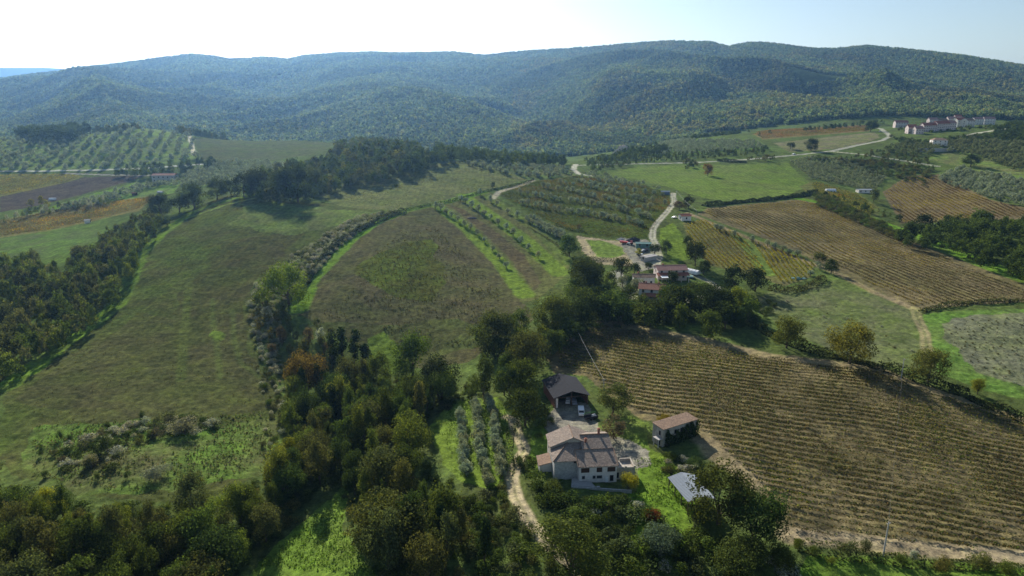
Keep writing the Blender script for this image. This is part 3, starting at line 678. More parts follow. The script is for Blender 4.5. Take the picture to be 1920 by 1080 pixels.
# ---------------------------------------------------------------- vineyards: every row is its own thing
def vine_field(poly, dpx, spacing, h, w, per_m, colf, label, group, size=.34, curve=0., seed=0, gap=.04, skip=None):
    """rows parallel to the ground direction of the photo segment dpx"""
    P = wpoly(poly); a, b = unproj([dpx[0][0], dpx[1][0]], [dpx[0][1], dpx[1][1]]); d = (b - a) / np.linalg.norm(b - a); nrm = np.array([-d[1], d[0]])
    t = P @ d; s = P @ nrm; rs = np.random.default_rng(seed); tm = (t.min() + t.max()) / 2; L = t.max() - t.min()
    cnt = 0
    for s0 in np.arange(s.min() + spacing * .6, s.max(), spacing):
        T = np.arange(t.min(), t.max(), .5); bend = curve * 2 * np.clip((tm + 10 - T) / (L / 2), 0, 1.2) ** 2 + (4.5 * (fbm(T / 45, T * 0 + s0 / 60, seed, 2) - .5)) * (curve != 0)
        X = d[0] * T + nrm[0] * (s0 + bend); Y = d[1] * T + nrm[1] * (s0 + bend)
        ins = inside(P, X, Y)
        if skip is not None: ins &= ~skip(X, Y)
        if ins.sum() < 8: continue
        wob = lambda q: curve * 2 * np.clip((tm + 10 - q) / (L / 2), 0, 1.2) ** 2 + (4.5 * (fbm(q / 45, q * 0 + s0 / 60, seed, 2) - .5)) * (curve != 0)
        ed = np.flatnonzero(np.diff(np.r_[0, ins.astype(int), 0]))
        for r0, r1 in zip(ed[::2], ed[1::2]):
            if r1 - r0 < 10: continue
            n = int((r1 - r0) * .5 * per_m); TT = T[r0] + rs.uniform(0, (r1 - r0) * .5, n)
            # vines stand about a metre apart: bunch the leaves, thin them where plants are weak
            TT = np.round(TT / 1.1) * 1.1 + rs.normal(size=n) * .38
            off = s0 + wob(TT) + rs.normal(size=n) * w * .33
            x = d[0] * TT + nrm[0] * off; y = d[1] * TT + nrm[1] * off
            weak = fbm(x / 12, y / 12, seed + 9, 2) < .42; keep = (vnoise(TT / 1.3, TT * 0 + s0, seed + 3) > gap) & ~(weak & (rs.random(n) < .6)); x, y = x[keep], y[keep]
            if len(x) < 12: continue
            m_ = len(x); vig = .55 + .9 * fbm(x / 18, y / 18, seed + 21, 2); z = H(x, y) + h * vig * (.22 + .78 * rs.random(m_) ** .8)
            C = np.c_[x, y, z]; N = rs.normal(size=(m_, 3)) + np.array([0, 0, .4])
            V, F = leafquads(C, N, size * rs.uniform(.6, 1.4, m_), rs)
            c = np.repeat(colf(x, y, rs), 4, 0)
            # the bent canes along the training wire, and the posts that carry it
            tq = np.linspace(T[r0], T[r1 - 1], max(3, (r1 - r0) // 3)); oq = s0 + wob(tq); xq = d[0] * tq + nrm[0] * oq; yq = d[1] * tq + nrm[1] * oq; zq = H(xq, yq) + .55; kq = len(tq)
            R0 = np.c_[xq, yq, zq - .05]; R1 = np.c_[xq, yq, zq + .05]; i0 = np.arange(kq - 1) + len(V)
            V = np.r_[V, R0, R1]; F = np.r_[F, np.c_[i0, i0 + 1, i0 + kq + 1, i0 + kq]]; c = np.r_[c, np.tile([.09, .07, .05], (2 * kq, 1))]
            if y.mean() < 330:
                for qi in range(0, kq, 4):
                    X_, Y_, Z_ = xq[qi], yq[qi], zq[qi] - .6
                    V = np.r_[V, [[X_ - .06, Y_, Z_], [X_ + .06, Y_, Z_], [X_ + .06, Y_, Z_ + 1.75], [X_ - .06, Y_, Z_ + 1.75], [X_, Y_ - .06, Z_], [X_, Y_ + .06, Z_], [X_, Y_ + .06, Z_ + 1.75], [X_, Y_ - .06, Z_ + 1.75]]]
                    v0 = len(V) - 8; F = np.r_[F, [[v0, v0 + 1, v0 + 2, v0 + 3], [v0 + 4, v0 + 5, v0 + 6, v0 + 7]]]; c = np.r_[c, np.tile([.22, .2, .17], (8, 1))]
            base = np.array([x.mean(), y.mean(), float(H(x.mean(), y.mean()))])
            o = link('vine_row', mesh_np('vine_row', V - base, F, [M['leafv']], col=c), loc=base)
            tag(o, label, 'vine row', group); cnt += 1
    return cnt
def vcol(cols, wts, patch, pcol, scale=25, thr=.55, seed=0):
    def f(x, y, rs):
        n = len(x); c = palette(n, cols, wts, rs, .2); p = fbm(x / scale, y / scale, seed, 3) > thr + .06 * rs.normal(size=n)
        c[p] = palette(int(p.sum()), pcol[0], pcol[1], rs, .2); return c
    return f
YEL = (.30, .29, .03); RUST = (.20, .095, .03); BRN2 = (.13, .085, .045); VG = (.09, .13, .03); DRYL = (.24, .16, .07)
nv = 0
nv += vine_field([(1048,662),(1130,612),(1300,641),(1420,671),(1640,697),(1715,727),(1990,815),(1990,1040),(1700,1020),(1490,1000),(1420,900),(1330,815),(1300,795),(1200,776),(1155,742),(1110,705),(1046,692)],
    [(1060,697),(1900,800)], 2.9, 1.2, .45, 24, vcol([(.10,.08,.04), (.075,.10,.03), (.16,.12,.05)], [3.0, 3.8, 1.4], 0, ([(.20,.19,.03), (.06,.10,.025), (.12,.09,.04)], [2.2, 3.4, 2]), 24, .52, 3),
    'long row of autumn vines in the big brown vineyard beside the stone farmhouse', 'vine rows of the big brown vineyard', size=.34, curve=7, seed=3)
nv += vine_field([(1318,400),(1330,393),(1500,377),(1550,388),(1630,428),(1750,477),(1870,524),(1950,555),(1930,560),(1715,573),(1645,540),(1565,498),(1440,445)],
    [(1500,482),(1700,574)], 4.0, 1.1, .22, 16, vcol([(.11,.08,.035), (.15,.095,.035), (.09,.105,.03)], [3.5, 2, 3], 0, ([(.30,.22,.04), (.17,.11,.035), YEL], [3, 1.5, 1.6]), 34, .5, 7),
    'row of rusty vines in the wide sloping vineyard below the hilltop village', 'vine rows of the wide rusty vineyard', size=.34, seed=7)
nv += vine_field([(1284,421),(1320,414),(1395,447),(1435,512),(1432,520),(1330,496),(1292,455)], [(1330,430),(1400,500)], 3.0, 1.5, .7, 14,
    vcol([YEL, DRYL, (.17,.16,.04)], [3.5, 2, 2.5], 0, ([YEL, RUST], [2, 1]), 16, .55, 11), 'row of yellow vines in the plot with a green strip', 'vine rows of the yellow vineyard', size=.42, seed=11)
nv += vine_field([(1408,450),(1470,472),(1528,495),(1518,517),(1470,533),(1452,520)], [(1440,460),(1487,520)], 3.0, 1.5, .7, 16,
    vcol([YEL, (.2,.18,.03), VG], [5, 2, 1.5], 0, ([YEL, RUST], [3, 1]), 16, .5, 13), 'row of golden vines beyond the green strip, near the netting', 'vine rows of the golden plot', size=.42, seed=13)
nv += vine_field([(938,364),(992,343),(1080,331),(1200,346),(1254,369),(1256,385),(1230,414),(1212,446),(1180,447),(1100,440),(1055,428),(1005,403)], [(1010,380),(1213,419)], 3.1, 1.0, .45, 8,
    vcol([VG, (.10,.12,.03), (.11,.09,.04)], [4, 3, 1.5], 0, ([(.19,.15,.035), RUST], [2, 1]), 20, .58, 17), 'row of greenish vines on the terraced slope between lines of olives', 'vine rows of the olive terraces', size=.42, seed=17)
nv += vine_field([(1660,362),(1702,333),(1760,330),(1855,377),(1940,398),(1930,404),(1790,412),(1692,417)], [(1668,368),(1740,415)], 4.4, 1.3, .3, 12,
    vcol([(.17,.12,.05), (.11,.075,.04), (.15,.12,.06)], [3, 2, 2], 0, ([(.28,.24,.04), (.24,.17,.04)], [3, 1]), 28, .6, 19), 'row of orange vines in the plot bordered by dark oaks', 'vine rows of the orange vineyard', size=.5, seed=19)
nv += vine_field([(1522,345),(1530,341),(1605,364),(1640,388),(1632,408),(1570,378),(1528,362)], [(1525,345),(1635,400)], 3.4, 1.3, .6, 9,
    vcol([(.2,.18,.04), VG, YEL], [3, 2, 1], 0, ([YEL, RUST], [1, 1]), 28, .6, 23), 'row of yellowish vines below the young olive plantation', 'vine rows below the young olives', size=.5, seed=23)
nv += vine_field([(0,415),(150,387),(292,369),(258,393),(100,430),(0,443)], [(0,430),(250,385)], 3.6, 1.2, .6, 7,
    vcol([(.2,.15,.04), BRN2, VG], [3, 2, 2], 0, ([(.34,.2,.03), YEL], [2, 1]), 34, .6, 29), 'row of vines in the ochre vineyard west of the round hill', 'vine rows of the ochre vineyard', size=.55, seed=29)
nv += vine_field([(-20,329),(115,327),(150,331),(128,340),(-20,370)], [(0,345),(130,333)], 4.2, 1.2, .7, 6,
    vcol([(.2,.17,.04), VG], [3, 2], 0, ([YEL, DRYL], [2, 1]), 40, .55, 31), 'row of vines in the yellow plot under the valley road', 'vine rows under the valley road', size=.6, seed=31)
nv += vine_field([(1415,252),(1440,244),(1622,235),(1626,245),(1430,260)], [(1430,254),(1622,240)], 5, 1.3, .8, 5,
    vcol([(.2,.14,.04), VG], [3, 2], 0, ([DRYL, RUST], [2, 1]), 40, .55, 37), 'row of vines in the narrow brown vineyard at the foot of the mountain', 'vine rows at the mountain foot', size=.65, seed=37)
print('vine rows', nv)

# ---------------------------------------------------------------- single trees that can be named
DK2 = (.045, .062, .028)
HERO = [
 ('oak',1352,925,135,.9,(.06,.08,.03),'big spreading oak half covering the metal-roofed shelter'),
 ('oak',1418,960,125,.85,(.055,.085,.028),'big oak just east of the oak that covers the metal shelter'),
 ('oak',1392,1045,112,.8,(.085,.115,.04),'light green oak standing in front of the two big oaks by the shelter'),
 ('oak',1468,1050,60,.95,(.10,.13,.04),'small pale green tree at the vineyard corner below the big oaks'),
 ('oak',1180,903,36,1.05,(.32,.30,.04),'small yellow-leaved tree on the lawn at the farmhouse corner'),
 ('oak',538,530,78,1.0,(.15,.20,.03),'large yellow-green tree rising from the grey brambles between two hills'),
 ('oak',492,557,28,1.1,(.13,.18,.03),'small yellow-green tree at the foot of the large yellow-green one'),
 ('oak',572,700,88,.95,(.145,.115,.04),'large tree with orange top at the edge of the dark creek wood'),
 ('poplar',540,848,52,1.1,(.24,.25,.03),'bright yellow-green poplar on the meadow edge of the creek wood'),
 ('poplar',508,880,42,1.1,(.17,.16,.035),'ochre poplar next to the bright yellow-green poplar'),
 ('oak',772,665,84,1.05,(.09,.135,.03),'tall bright green tree beside the small sunlit glade'),
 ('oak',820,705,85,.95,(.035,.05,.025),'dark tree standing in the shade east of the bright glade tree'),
 ('column',622,655,26,2.6,IV,'ivy-wrapped trunk, westmost of the dark columns above the creek'),
 ('column',640,645,26,2.8,IV,'tallest ivy-wrapped dark column above the creek'),
 ('column',662,648,24,2.7,IV,'ivy-wrapped column next to the tallest one'),
 ('column',688,668,24,2.4,IV,'shorter ivy-wrapped column at the glade'),
 ('oak',925,622,98,.85,(.09,.11,.035),'broad oak at the south-west end of the oak belt, under the round hill'),
 ('oak',990,662,92,.9,(.11,.115,.04),'broad brownish oak above the dark barn'),
 ('oak',1035,590,88,.85,(.085,.115,.035),'broad green oak in the middle of the oak belt'),
 ('oak',975,712,84,.95,(.075,.105,.03),'oak overhanging the west side of the dark barn'),
 ('oak',985,762,72,1.0,(.065,.09,.03),'oak standing between the farm track and the yard'),
 ('oak',1100,520,82,.95,(.05,.07,.028),'dark oak west of the red-roofed hamlet'),
 ('oak',1088,572,86,.8,(.08,.11,.033),'green oak in front of the dark hamlet oak'),
 ('oak',1145,570,70,.85,(.075,.11,.03),'green oak in front of the hamlet courtyard'),
 ('oak',1068,458,42,1.0,(.075,.12,.035),'round green tree at the end of the olive grove by the sandy track'),
 ('oak',1305,472,42,1.15,(.045,.065,.03),'dark round tree between the green lawn and the yellow vines'),
 ('oak',1250,462,24,1.1,(.05,.075,.04),'blue-green tree beside the lane above the pink house'),
 ('oak',1228,466,22,1.0,(.05,.075,.04),'smaller blue-green tree beside the lane above the pink house'),
 ('oak',1383,562,48,1.1,(.17,.19,.035),'yellow-green tree at the west end of the east meadow'),
 ('oak',1275,560,66,.85,(.06,.09,.03),'green oak in front of the brown-roofed hamlet house'),
 ('oak',1335,565,80,.8,(.042,.06,.026),'dark oak below the white tunnel of the hamlet'),
 ('oak',1220,585,56,.85,(.05,.07,.028),'dark oak below the veranda of the hamlet house'),
 ('oak',1380,520,50,.9,(.04,.06,.028),'dark tree at the lower edge of the yellow vineyard'),
 ('oak',1418,522,52,.9,(.045,.065,.03),'second dark tree at the lower edge of the yellow vineyard'),
 ('oak',1260,520,26,.95,(.045,.07,.028),'dark green tree in front of the pink house'),
 ('oak',1190,502,26,.9,(.05,.07,.03),'dark tree beside the low pale shed of the hamlet'), ('oak',1178,548,34,.85,(.06,.085,.03),'green tree hiding the foot of the hamlet courtyard'), ('oak',1243,542,30,.9,(.07,.10,.03),'green tree against the east wall of the brown-roofed house'), ('oak',1216,498,16,1.0,(.05,.07,.03),'small dark tree behind the orange-roofed annex'), ('oak',1300,548,44,.85,(.05,.075,.03),'dark tree hiding the hamlet lane'), ('oak',1252,572,46,.85,(.055,.08,.03),'dark oak right below the veranda corner'), ('oak',1320,500,30,.9,(.05,.075,.03),'dark tree above the white tunnel'), ('oak',1290,452,20,1.0,(.05,.07,.03),'dark shrub-like tree at the upper end of the green lawn'),
 ('oak',1165,500,40,.85,(.045,.06,.028),'dark tree beside the hamlet courtyard entrance'),
 ('olive',1195,530,28,.95,OL,'large round grey olive in front of the brown-roofed house'),
 ('olive',1167,526,22,.95,OL,'smaller round grey olive in the hamlet courtyard'),
 ('poplar',1197,472,15,1.0,(.26,.28,.03),'small lime-yellow tree by the works yard'),
 ('oak',1478,622,72,.8,(.14,.155,.04),'yellowing oak at the top of the big vineyard, westmost of three'),
 ('oak',1598,642,96,.8,(.15,.16,.04),'large yellowing oak on the rim between vineyard and east meadow'),
 ('oak',1745,686,72,.9,(.13,.13,.04),'rounded oak at the end of the meadow track'),
 ('poplar',1836,722,28,1.2,(.17,.2,.04),'small yellow-green sapling below the grey field'),
 ('poplar',1150,748,62,.95,(.10,.13,.05),'feathery willow between the barn yard and the vineyard'),
 ('sparse',1150,800,58,.75,(.12,.11,.085),'bare twiggy tree on the yard edge by the farmhouse'),
 ('oak',1246,786,28,.7,(.28,.22,.035),'yellow bush behind the flat-roofed ruin'),
 ('oak',1303,872,40,.8,(.075,.11,.045),'round green shrubby tree between the ruin and the shelter'),
 ('bush',1226,968,34,.75,(.20,.06,.03),'red-leaved bush at the bottom of the lawn'),
 ('bush',1140,950,22,.9,(.16,.18,.1),'pale bush on the terrace below the retaining wall'),
 ('oak',1240,1010,70,.7,(.10,.13,.09),'grey-green tree below the red bush'),
 ('oak',1072,1035,150,.72,(.08,.11,.035),'big round oak by the lower farm track'),
 ('oak',735,975,140,.85,(.09,.11,.04),'broad tree at the corner of the low meadow'),
 ('oak',690,1010,70,.9,(.12,.135,.035),'yellowish tree leaning over the low meadow'),
 ('oak',1328,318,22,1.0,(.17,.10,.04),'lone rusty oak on the green meadow'),
 ('oak',1560,498,26,1.1,(.055,.075,.03),'dark tree at the lower corner of the rusty vineyard'),
 ('oak',1536,482,28,.8,(.09,.10,.04),'brownish tree beside the dark corner tree of the rusty vineyard'),
 ('oak',1640,366,22,1.1,(.10,.12,.045),'round tree between orange vineyard and yellow strip'),
 ('oak',1822,300,34,.65,(.045,.07,.03),'wide dark oak alone on the green slope under the villa'),
 ('oak',1728,418,38,1.0,(.04,.055,.027),'dark oak at the lower edge of the orange vineyard'),
 ('oak',1522,270,28,.8,(.05,.07,.035),'dark oak beside the road bend'), ('oak',1483,272,17,.8,(.05,.07,.035),'small dark oak in the fallow field'),
 ('oak',1634,236,24,.8,(.05,.07,.035),'round dark oak where the road enters the village'),
 ('oak',301,384,54,.8,(.045,.065,.03),'dark oak, westmost on the spur above the ravine'), ('oak',362,366,58,.8,(.045,.065,.03),'dark oak in the middle of the spur'), ('oak',405,352,42,.95,(.05,.075,.032),'dark oak, eastmost on the spur'),
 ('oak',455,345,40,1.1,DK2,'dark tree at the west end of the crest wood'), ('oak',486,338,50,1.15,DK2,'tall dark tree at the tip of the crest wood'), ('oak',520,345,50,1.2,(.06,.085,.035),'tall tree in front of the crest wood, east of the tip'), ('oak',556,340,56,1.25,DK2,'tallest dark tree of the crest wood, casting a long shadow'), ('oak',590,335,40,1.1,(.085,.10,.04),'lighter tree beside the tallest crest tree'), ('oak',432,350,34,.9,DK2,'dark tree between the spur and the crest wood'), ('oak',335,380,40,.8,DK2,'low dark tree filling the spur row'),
 ('poplar',77,375,14,1.3,(.27,.23,.04),'small golden poplar in the plots'), ('poplar',88,383,13,1.3,(.26,.24,.04),'second golden poplar in the plots'), ('poplar',58,380,14,1.1,(.22,.19,.06),'pale golden poplar in the plots'),
 ('oak',1292,378,26,.9,(.05,.065,.03),'dark tree above the small red-roofed hut'), ('oak',1274,384,22,.7,(.13,.10,.07),'bare brownish tree behind the small red-roofed hut'),
 ('oak',924,346,10,1.0,(.07,.1,.05),'small lone tree on the upper field'), ('oak',1086,424,9,1.2,(.14,.13,.07),'small bare tree in the olive strips'),
]
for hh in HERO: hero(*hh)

# ---------------------------------------------------------------- woods of separate trees
COUNT = dict(tree=len(HERO)); REST = []
def wood(poly, spacing, hr, kinds, cols, wts, label, group, seed, hw=1.0, limit=999):
    pts = scatter(poly, spacing, off=.5 * sum(hr) / 2, seed=seed); rs = np.random.default_rng(seed)
    pts = pts[np.argsort(pts[:, 1])]
    for i, (x, y) in enumerate(pts):
        k = kinds[rs.integers(len(kinds))]; c = cols[rs.choice(len(cols), p=np.array(wts) / sum(wts))]
        h = rs.uniform(*hr) * (1.15 if k in ('poplar', 'column') else 1)
        w = h * {'oak': .88, 'poplar': .5, 'sparse': .62, 'column': .3}[k] * hw * rs.uniform(.85, 1.2)
        if COUNT['tree'] < 298 and i < limit:
            COUNT['tree'] += 1; plant(k, x, y, h, w, tuple(c), label + {'oak': ', round crown', 'poplar': ', slender crown', 'sparse': ', thin crown', 'column': ', ivy column'}[k], group)
        else: REST.append((x, y, h, w, *c))
wood([(545,740),(620,690),(700,700),(740,700),(800,720),(850,720),(930,700),(975,735),(945,735),(860,725),(785,770),(765,800),(770,860),(840,945),(920,955),(955,1000),(970,1090),(740,1090),(690,1050),(660,1000),(655,930),(620,900),(580,880),(545,820)],
  8.2, (9, 15), ['oak','oak','sparse','poplar','sparse','column'], [DK, MD, DG, BR, LT, IV], [3, 4, 2, .7, 2.2, 1.2], 'tree of the dark creek wood west of the farm track', 'trees of the creek wood', 21, limit=135)
wood([(-60,890),(60,930),(140,945),(260,950),(400,935),(490,885),(545,845),(590,890),(525,945),(475,1010),(420,1085),(410,1120),(-60,1120)],
  7.2, (8, 14), ['oak','oak','poplar','sparse'], [MD, DG, DK, LT, YG, BR], [4, 3, 2, 2, .9, .8], 'tree of the low wood below the rough pasture', 'trees of the low wood', 22, limit=95)
wood([(890,640),(930,590),(1000,600),(1060,560),(1080,510),(1120,500),(1180,560),(1300,550),(1420,560),(1440,600),(1360,610),(1250,600),(1160,610),(1060,640),(1010,700),(960,700),(930,690)],
  13, (9, 13), ['oak'], [DK, MD, LT], [4, 4, 1], 'oak of the belt between the round hill and the hamlet', 'oaks of the belt', 23, limit=60)
wood([(470,585),(520,560),(590,600),(640,640),(610,700),(560,680),(510,660)], 7.5, (5, 9), ['sparse','poplar','sparse'], [BR, (.12,.10,.07), DG, GB], [2, 2, 2, 1], 'thin brownish tree among grey brambles north of the creek wood', 'thin trees in the brambles', 24, limit=30)
wood([(-60,500),(60,480),(110,505),(150,475),(205,440),(245,412),(290,398),(318,412),(285,445),(250,490),(232,545),(190,590),(140,630),(90,655),(30,690),(-60,700)],
  7.5, (7, 12), ['oak','poplar','sparse','oak'], [MD, DG, (.15,.16,.08), LT, DK], [4, 4, 2, 2.5, 1], 'tree', 'x', 25, limit=0)
wood([(450,362),(480,330),(540,312),(600,300),(640,275),(700,262),(760,268),(800,285),(850,285),(850,296),(780,318),(700,335),(640,345),(600,362),(560,372),(500,372)],
  10.5, (9, 16), ['oak','oak','poplar'], [DK, MD, DG, (.16,.17,.05)], [5, 4, 3, .5], 'tree', 'x', 26, limit=0)
wood([(820,275),(860,272),(930,290),(1000,298),(1060,300),(1060,306),(960,304),(880,296),(820,292)], 10, (9, 13), ['oak','poplar'], [DK, MD, LT], [5, 4, 1], 'tree', 'x', 27, limit=0)
wood([(30,250),(60,238),(120,236),(160,243),(150,256),(60,262)], 13, (9, 21), ['oak'], [DK], [1], 'tree', 'x', 28, limit=0)
wood([(160,243),(215,238),(262,232),(262,240),(200,250)], 13, (5, 13), ['oak','sparse'], [DK, DG, BR], [4, 2, 1], 'tree', 'x', 29, limit=0)
wood([(318,234),(350,234),(420,246),(450,258),(380,254),(335,246)], 13, (5, 14), ['oak','sparse'], [DK, DG, BR], [4, 2, 1], 'tree', 'x', 42, limit=0)
wood([(200,322),(260,312),(400,300),(400,312),(330,322),(240,330)], 11, (7, 11), ['oak','poplar'], [DK, MD, LT], [4, 2, 1], 'tree', 'x', 30, limit=0)
wood([(1690,440),(1760,420),(1850,408),(1960,410),(1960,530),(1900,515),(1820,485),(1740,460),(1690,450)], 11, (9, 14), ['oak'], [DK, MD, DK], [5, 3, 1], 'tree', 'x', 31, limit=0)
wood([(1520,366),(1560,362),(1640,392),(1740,430),(1740,440),(1700,420),(1620,392),(1570,374)], 9, (3, 6), ['oak','sparse'], [DK, MD, DG], [5, 3, 1], 'tree', 'x', 32, limit=0)
wood([(1180,285),(1250,286),(1400,279),(1440,276),(1430,288),(1300,298),(1200,304),(1110,320),(1090,300)], 9, (4, 7), ['oak','poplar'], [DK, MD, DG, LT], [4, 4, 2, 1], 'tree', 'x', 33, limit=0)
wood([(1600,292),(1700,272),(1760,300),(1740,330),(1640,330),(1560,300)], 9, (3, 7), ['oak','sparse'], [DG, BR, MD], [4, 2, 3], 'tree', 'x', 34, limit=0)
wood([(1280,300),(1310,300),(1310,312),(1285,318)], 8, (5, 8), ['oak'], [DK, BR], [4, 2], 'tree', 'x', 35, limit=0)
wood([(1395,295),(1460,290),(1465,298),(1400,302)], 10, (5, 8), ['oak'], [BR, MD], [3, 2], 'tree', 'x', 36, limit=0)
wood([(0,405),(50,395),(130,380),(200,372),(210,380),(120,392),(0,414)], 9, (5, 8), ['poplar','sparse'], [GB, LT, DG], [3, 3, 2], 'tree', 'x', 37, limit=0)
wood([(1860,240),(1900,228),(1960,225),(1960,262),(1880,262)], 9, (5, 9), ['oak'], [DK, MD], [4, 2], 'tree', 'x', 38, limit=0)
wood([(1370,262),(1430,250),(1620,230),(1660,222),(1660,230),(1440,248)], 12, (6, 10), ['oak'], [DK, MD], [4, 2], 'tree', 'x', 39, limit=0)
wood([(1240,258),(1330,250),(1410,246),(1350,252),(1250,264)], 13, (5, 8), ['oak'], [DK, MD], [4, 2], 'tree', 'x', 40, limit=0)
wood([(1120,300),(1180,280),(1240,272),(1260,280),(1180,296)], 9, (6, 10), ['oak'], [DK, MD, LT], [4, 3, 1], 'tree', 'x', 41, limit=0)
R = np.array(REST); print('trees', COUNT, 'rest', len(R))
mass('woodland', R[:, :2], R[:, 2], R[:, 3], R[:, 4:] * np.random.default_rng(1).uniform(.8, 1.2, (len(R), 1)), mass_protos('tree', ['oak', 'sparse'], .35), 'woods in the ravine and on the ridges too thick to count', 'woodland')

# ---------------------------------------------------------------- olives
ol = 0
def oline(pts, n, h, w, label, group, px=True, q=None, parts=True, jit=.3):
    global ol
    P = wpoly(pts, h * .5, closed=False, step=10); L = np.r_[0, np.cumsum(np.linalg.norm(np.diff(P, axis=0), axis=1))]
    for s in (np.arange(n) + .5) / n * L[-1]:
        x = np.interp(s, L, P[:, 0]) + random.gauss(0, jit); y = np.interp(s, L, P[:, 1]) + random.gauss(0, jit); k = random.uniform(.85, 1.15)
        plant('olive', x, y, h * k, w * k, OL, label, group, q=q, parts=parts); ol += 1
oline([(863,770),(866,810),(869,850),(875,888)], 13, 4.3, 3.7, 'grey-green olive in the western row of the small orchard by the farm track', 'olives of the western orchard row', jit=.15)
oline([(891,755),(896,800),(901,850),(914,905)], 16, 4.3, 3.6, 'grey-green olive in the middle row of the small orchard by the farm track', 'olives of the middle orchard row', jit=.15)
oline([(917,745),(926,795),(935,850),(941,890)], 15, 4.3, 3.6, 'grey-green olive in the eastern row of the small orchard, next to the farm track', 'olives of the eastern orchard row', jit=.15)
Z2 = lambda L: [(x / 3 + 560, y / 3 + 230) for x, y in L]
for lst, lab, gr in ((Z2([(768,460),(797,468),(833,493),(861,512),(896,538),(932,562),(968,582),(1003,613),(1046,652),(1090,700),(1130,745),(1167,797)]), 'olive in the single line on the western bright strip of the round hill', 'olives on the western bright strip'),
                     (Z2([(910,420),(938,435),(975,456),(1010,478),(1045,502),(1080,524),(1123,553),(1167,580),(1207,610),(1249,655),(1296,697),(1347,740)]), 'olive in the single line on the eastern bright strip of the round hill', 'olives on the eastern bright strip'),
                     (Z2([(1022,385),(1082,425),(1112,450),(1175,490),(1229,512)]), 'olive standing apart between the strips and the terraces', 'olives between strips and terraces')):
    for cx, cy in lst:
        x, y, h, w = place_px(cx, cy, random.uniform(10.5, 13.5), 1.05); plant('olive', x, y, h, w, OL, lab, gr); ol += 1
for a, b_, n in (((985,408),(1060,448),13), ((992,404),(1062,440),12), ((1035,430),(1075,455),7)):
    oline([a, b_], n, 4.2, 4.2, 'olive in the dense grove beside the round green tree', 'olives of the dense grove')
for pl, n in (([(1008,346),(1065,354),(1116,365),(1177,380),(1222,389)], 18), ([(970,357),(1010,364),(1070,373),(1127,383),(1169,391),(1227,407)], 22), ([(977,375),(1017,385),(1077,395),(1133,403),(1188,412),(1215,419)], 22),
              ([(1037,338),(1100,346),(1163,363),(1210,373),(1250,379)], 16), ([(1070,334),(1129,346),(1180,355),(1250,364)], 13)):
    oline(pl, n, 4.8, 5.0, 'olive planted along a terrace of the green vineyard', 'olives along the terraces', jit=1.2)
Z4 = lambda L: [(x / 3 + 1280, y / 3 + 200) for x, y in L]
for cx, cy in Z4([(190,675),(215,680),(293,712),(390,740),(478,765),(522,780),(567,795),(605,810),(648,822),(760,880),(775,900),(720,930)]):
    x, y, h, w = place_px(cx, cy, 13, .9); plant('olive', x, y, h, w, OL, 'grey olive on the verge between the yellow vines and the rusty vineyard', 'olives on the verge'); ol += 1
for x, y in scatter([(872,306),(905,303),(1000,309),(1062,314),(1076,328),(1000,331),(940,323)], 8.5, 2, seed=50):
    k = random.uniform(.85, 1.2); plant('olive', x, y, 4.6 * k, 5.2 * k, OL, 'olive of the grove on the crest behind the terraces', 'olives of the crest grove', q=.4); ol += 1
print('olives', ol)
OR_ = []
def rows_grove(poly, dpx, sp, al, h, seed, col=OL, jt=.7, drop=.08):
    P = wpoly(poly, h / 2); a, b = unproj([dpx[0][0], dpx[1][0]], [dpx[0][1], dpx[1][1]]); d = (b - a) / np.linalg.norm(b - a); nn = np.array([-d[1], d[0]]); rs = np.random.default_rng(seed)
    t = P @ d; s = P @ nn
    for ss in np.arange(s.min(), s.max(), sp):
        for tt in np.arange(t.min(), t.max(), al):
            q = d * (tt + rs.normal() * jt) + nn * (ss + rs.normal() * jt)
            if inside(P, q[0:1], q[1:2])[0] and rs.random() > drop: k = rs.uniform(.65, 1.3); OR_.append((*q, h * k, h * 1.05 * k, *col))
rows_grove([(-60,264),(0,262),(100,254),(200,250),(250,240),(350,250),(365,262),(368,296),(260,312),(180,317),(-60,320)], [(100,310),(150,262)], 15, 10, 6.6, 60, jt=1.9, drop=.16)
rows_grove([(1482,302),(1520,292),(1600,300),(1662,332),(1635,356),(1520,333)], [(1490,300),(1650,350)], 4.6, 3.6, 2.8, 61, (.24,.28,.22))
rows_grove([(1200,288),(1255,260),(1420,263),(1440,276),(1280,290)], [(1220,275),(1400,283)], 8, 4.5, 4, 62)
rows_grove([(1750,335),(1800,312),(1960,345),(1960,400),(1860,368)], [(1760,340),(1900,390)], 7, 6, 5, 63)
rows_grove([(1770,262),(1860,262),(1960,270),(1960,330),(1900,315),(1830,290),(1780,282)], [(1770,270),(1900,300)], 7.5, 6.5, 5, 64, (.17,.20,.13))
rows_grove([(400,302),(480,300),(560,308),(620,300),(560,325),(460,345),(380,345),(300,345),(200,378),(120,392),(110,385),(240,350),(330,335)], [(300,350),(450,310)], 8.5, 7, 5, 65)
rows_grove([(1640,282),(1700,262),(1770,272),(1750,286),(1700,290)], [(1650,280),(1750,280)], 9, 8, 5, 66, (.15,.18,.1))
rows_grove([(1080,330),(1110,320),(1150,330),(1240,350),(1250,358),(1150,343)], [(1090,330),(1240,352)], 10, 9, 4, 67)
R = np.array(OR_); print('olive rest', len(R))
mass('olive_grove', R[:, :2], R[:, 2], R[:, 3], R[:, 4:] * np.random.default_rng(2).uniform(.8, 1.25, (len(R), 1)), mass_protos('olive', ['olive'], .3), 'distant olive groves in loose rows on the slopes around the valley', 'olive grove')

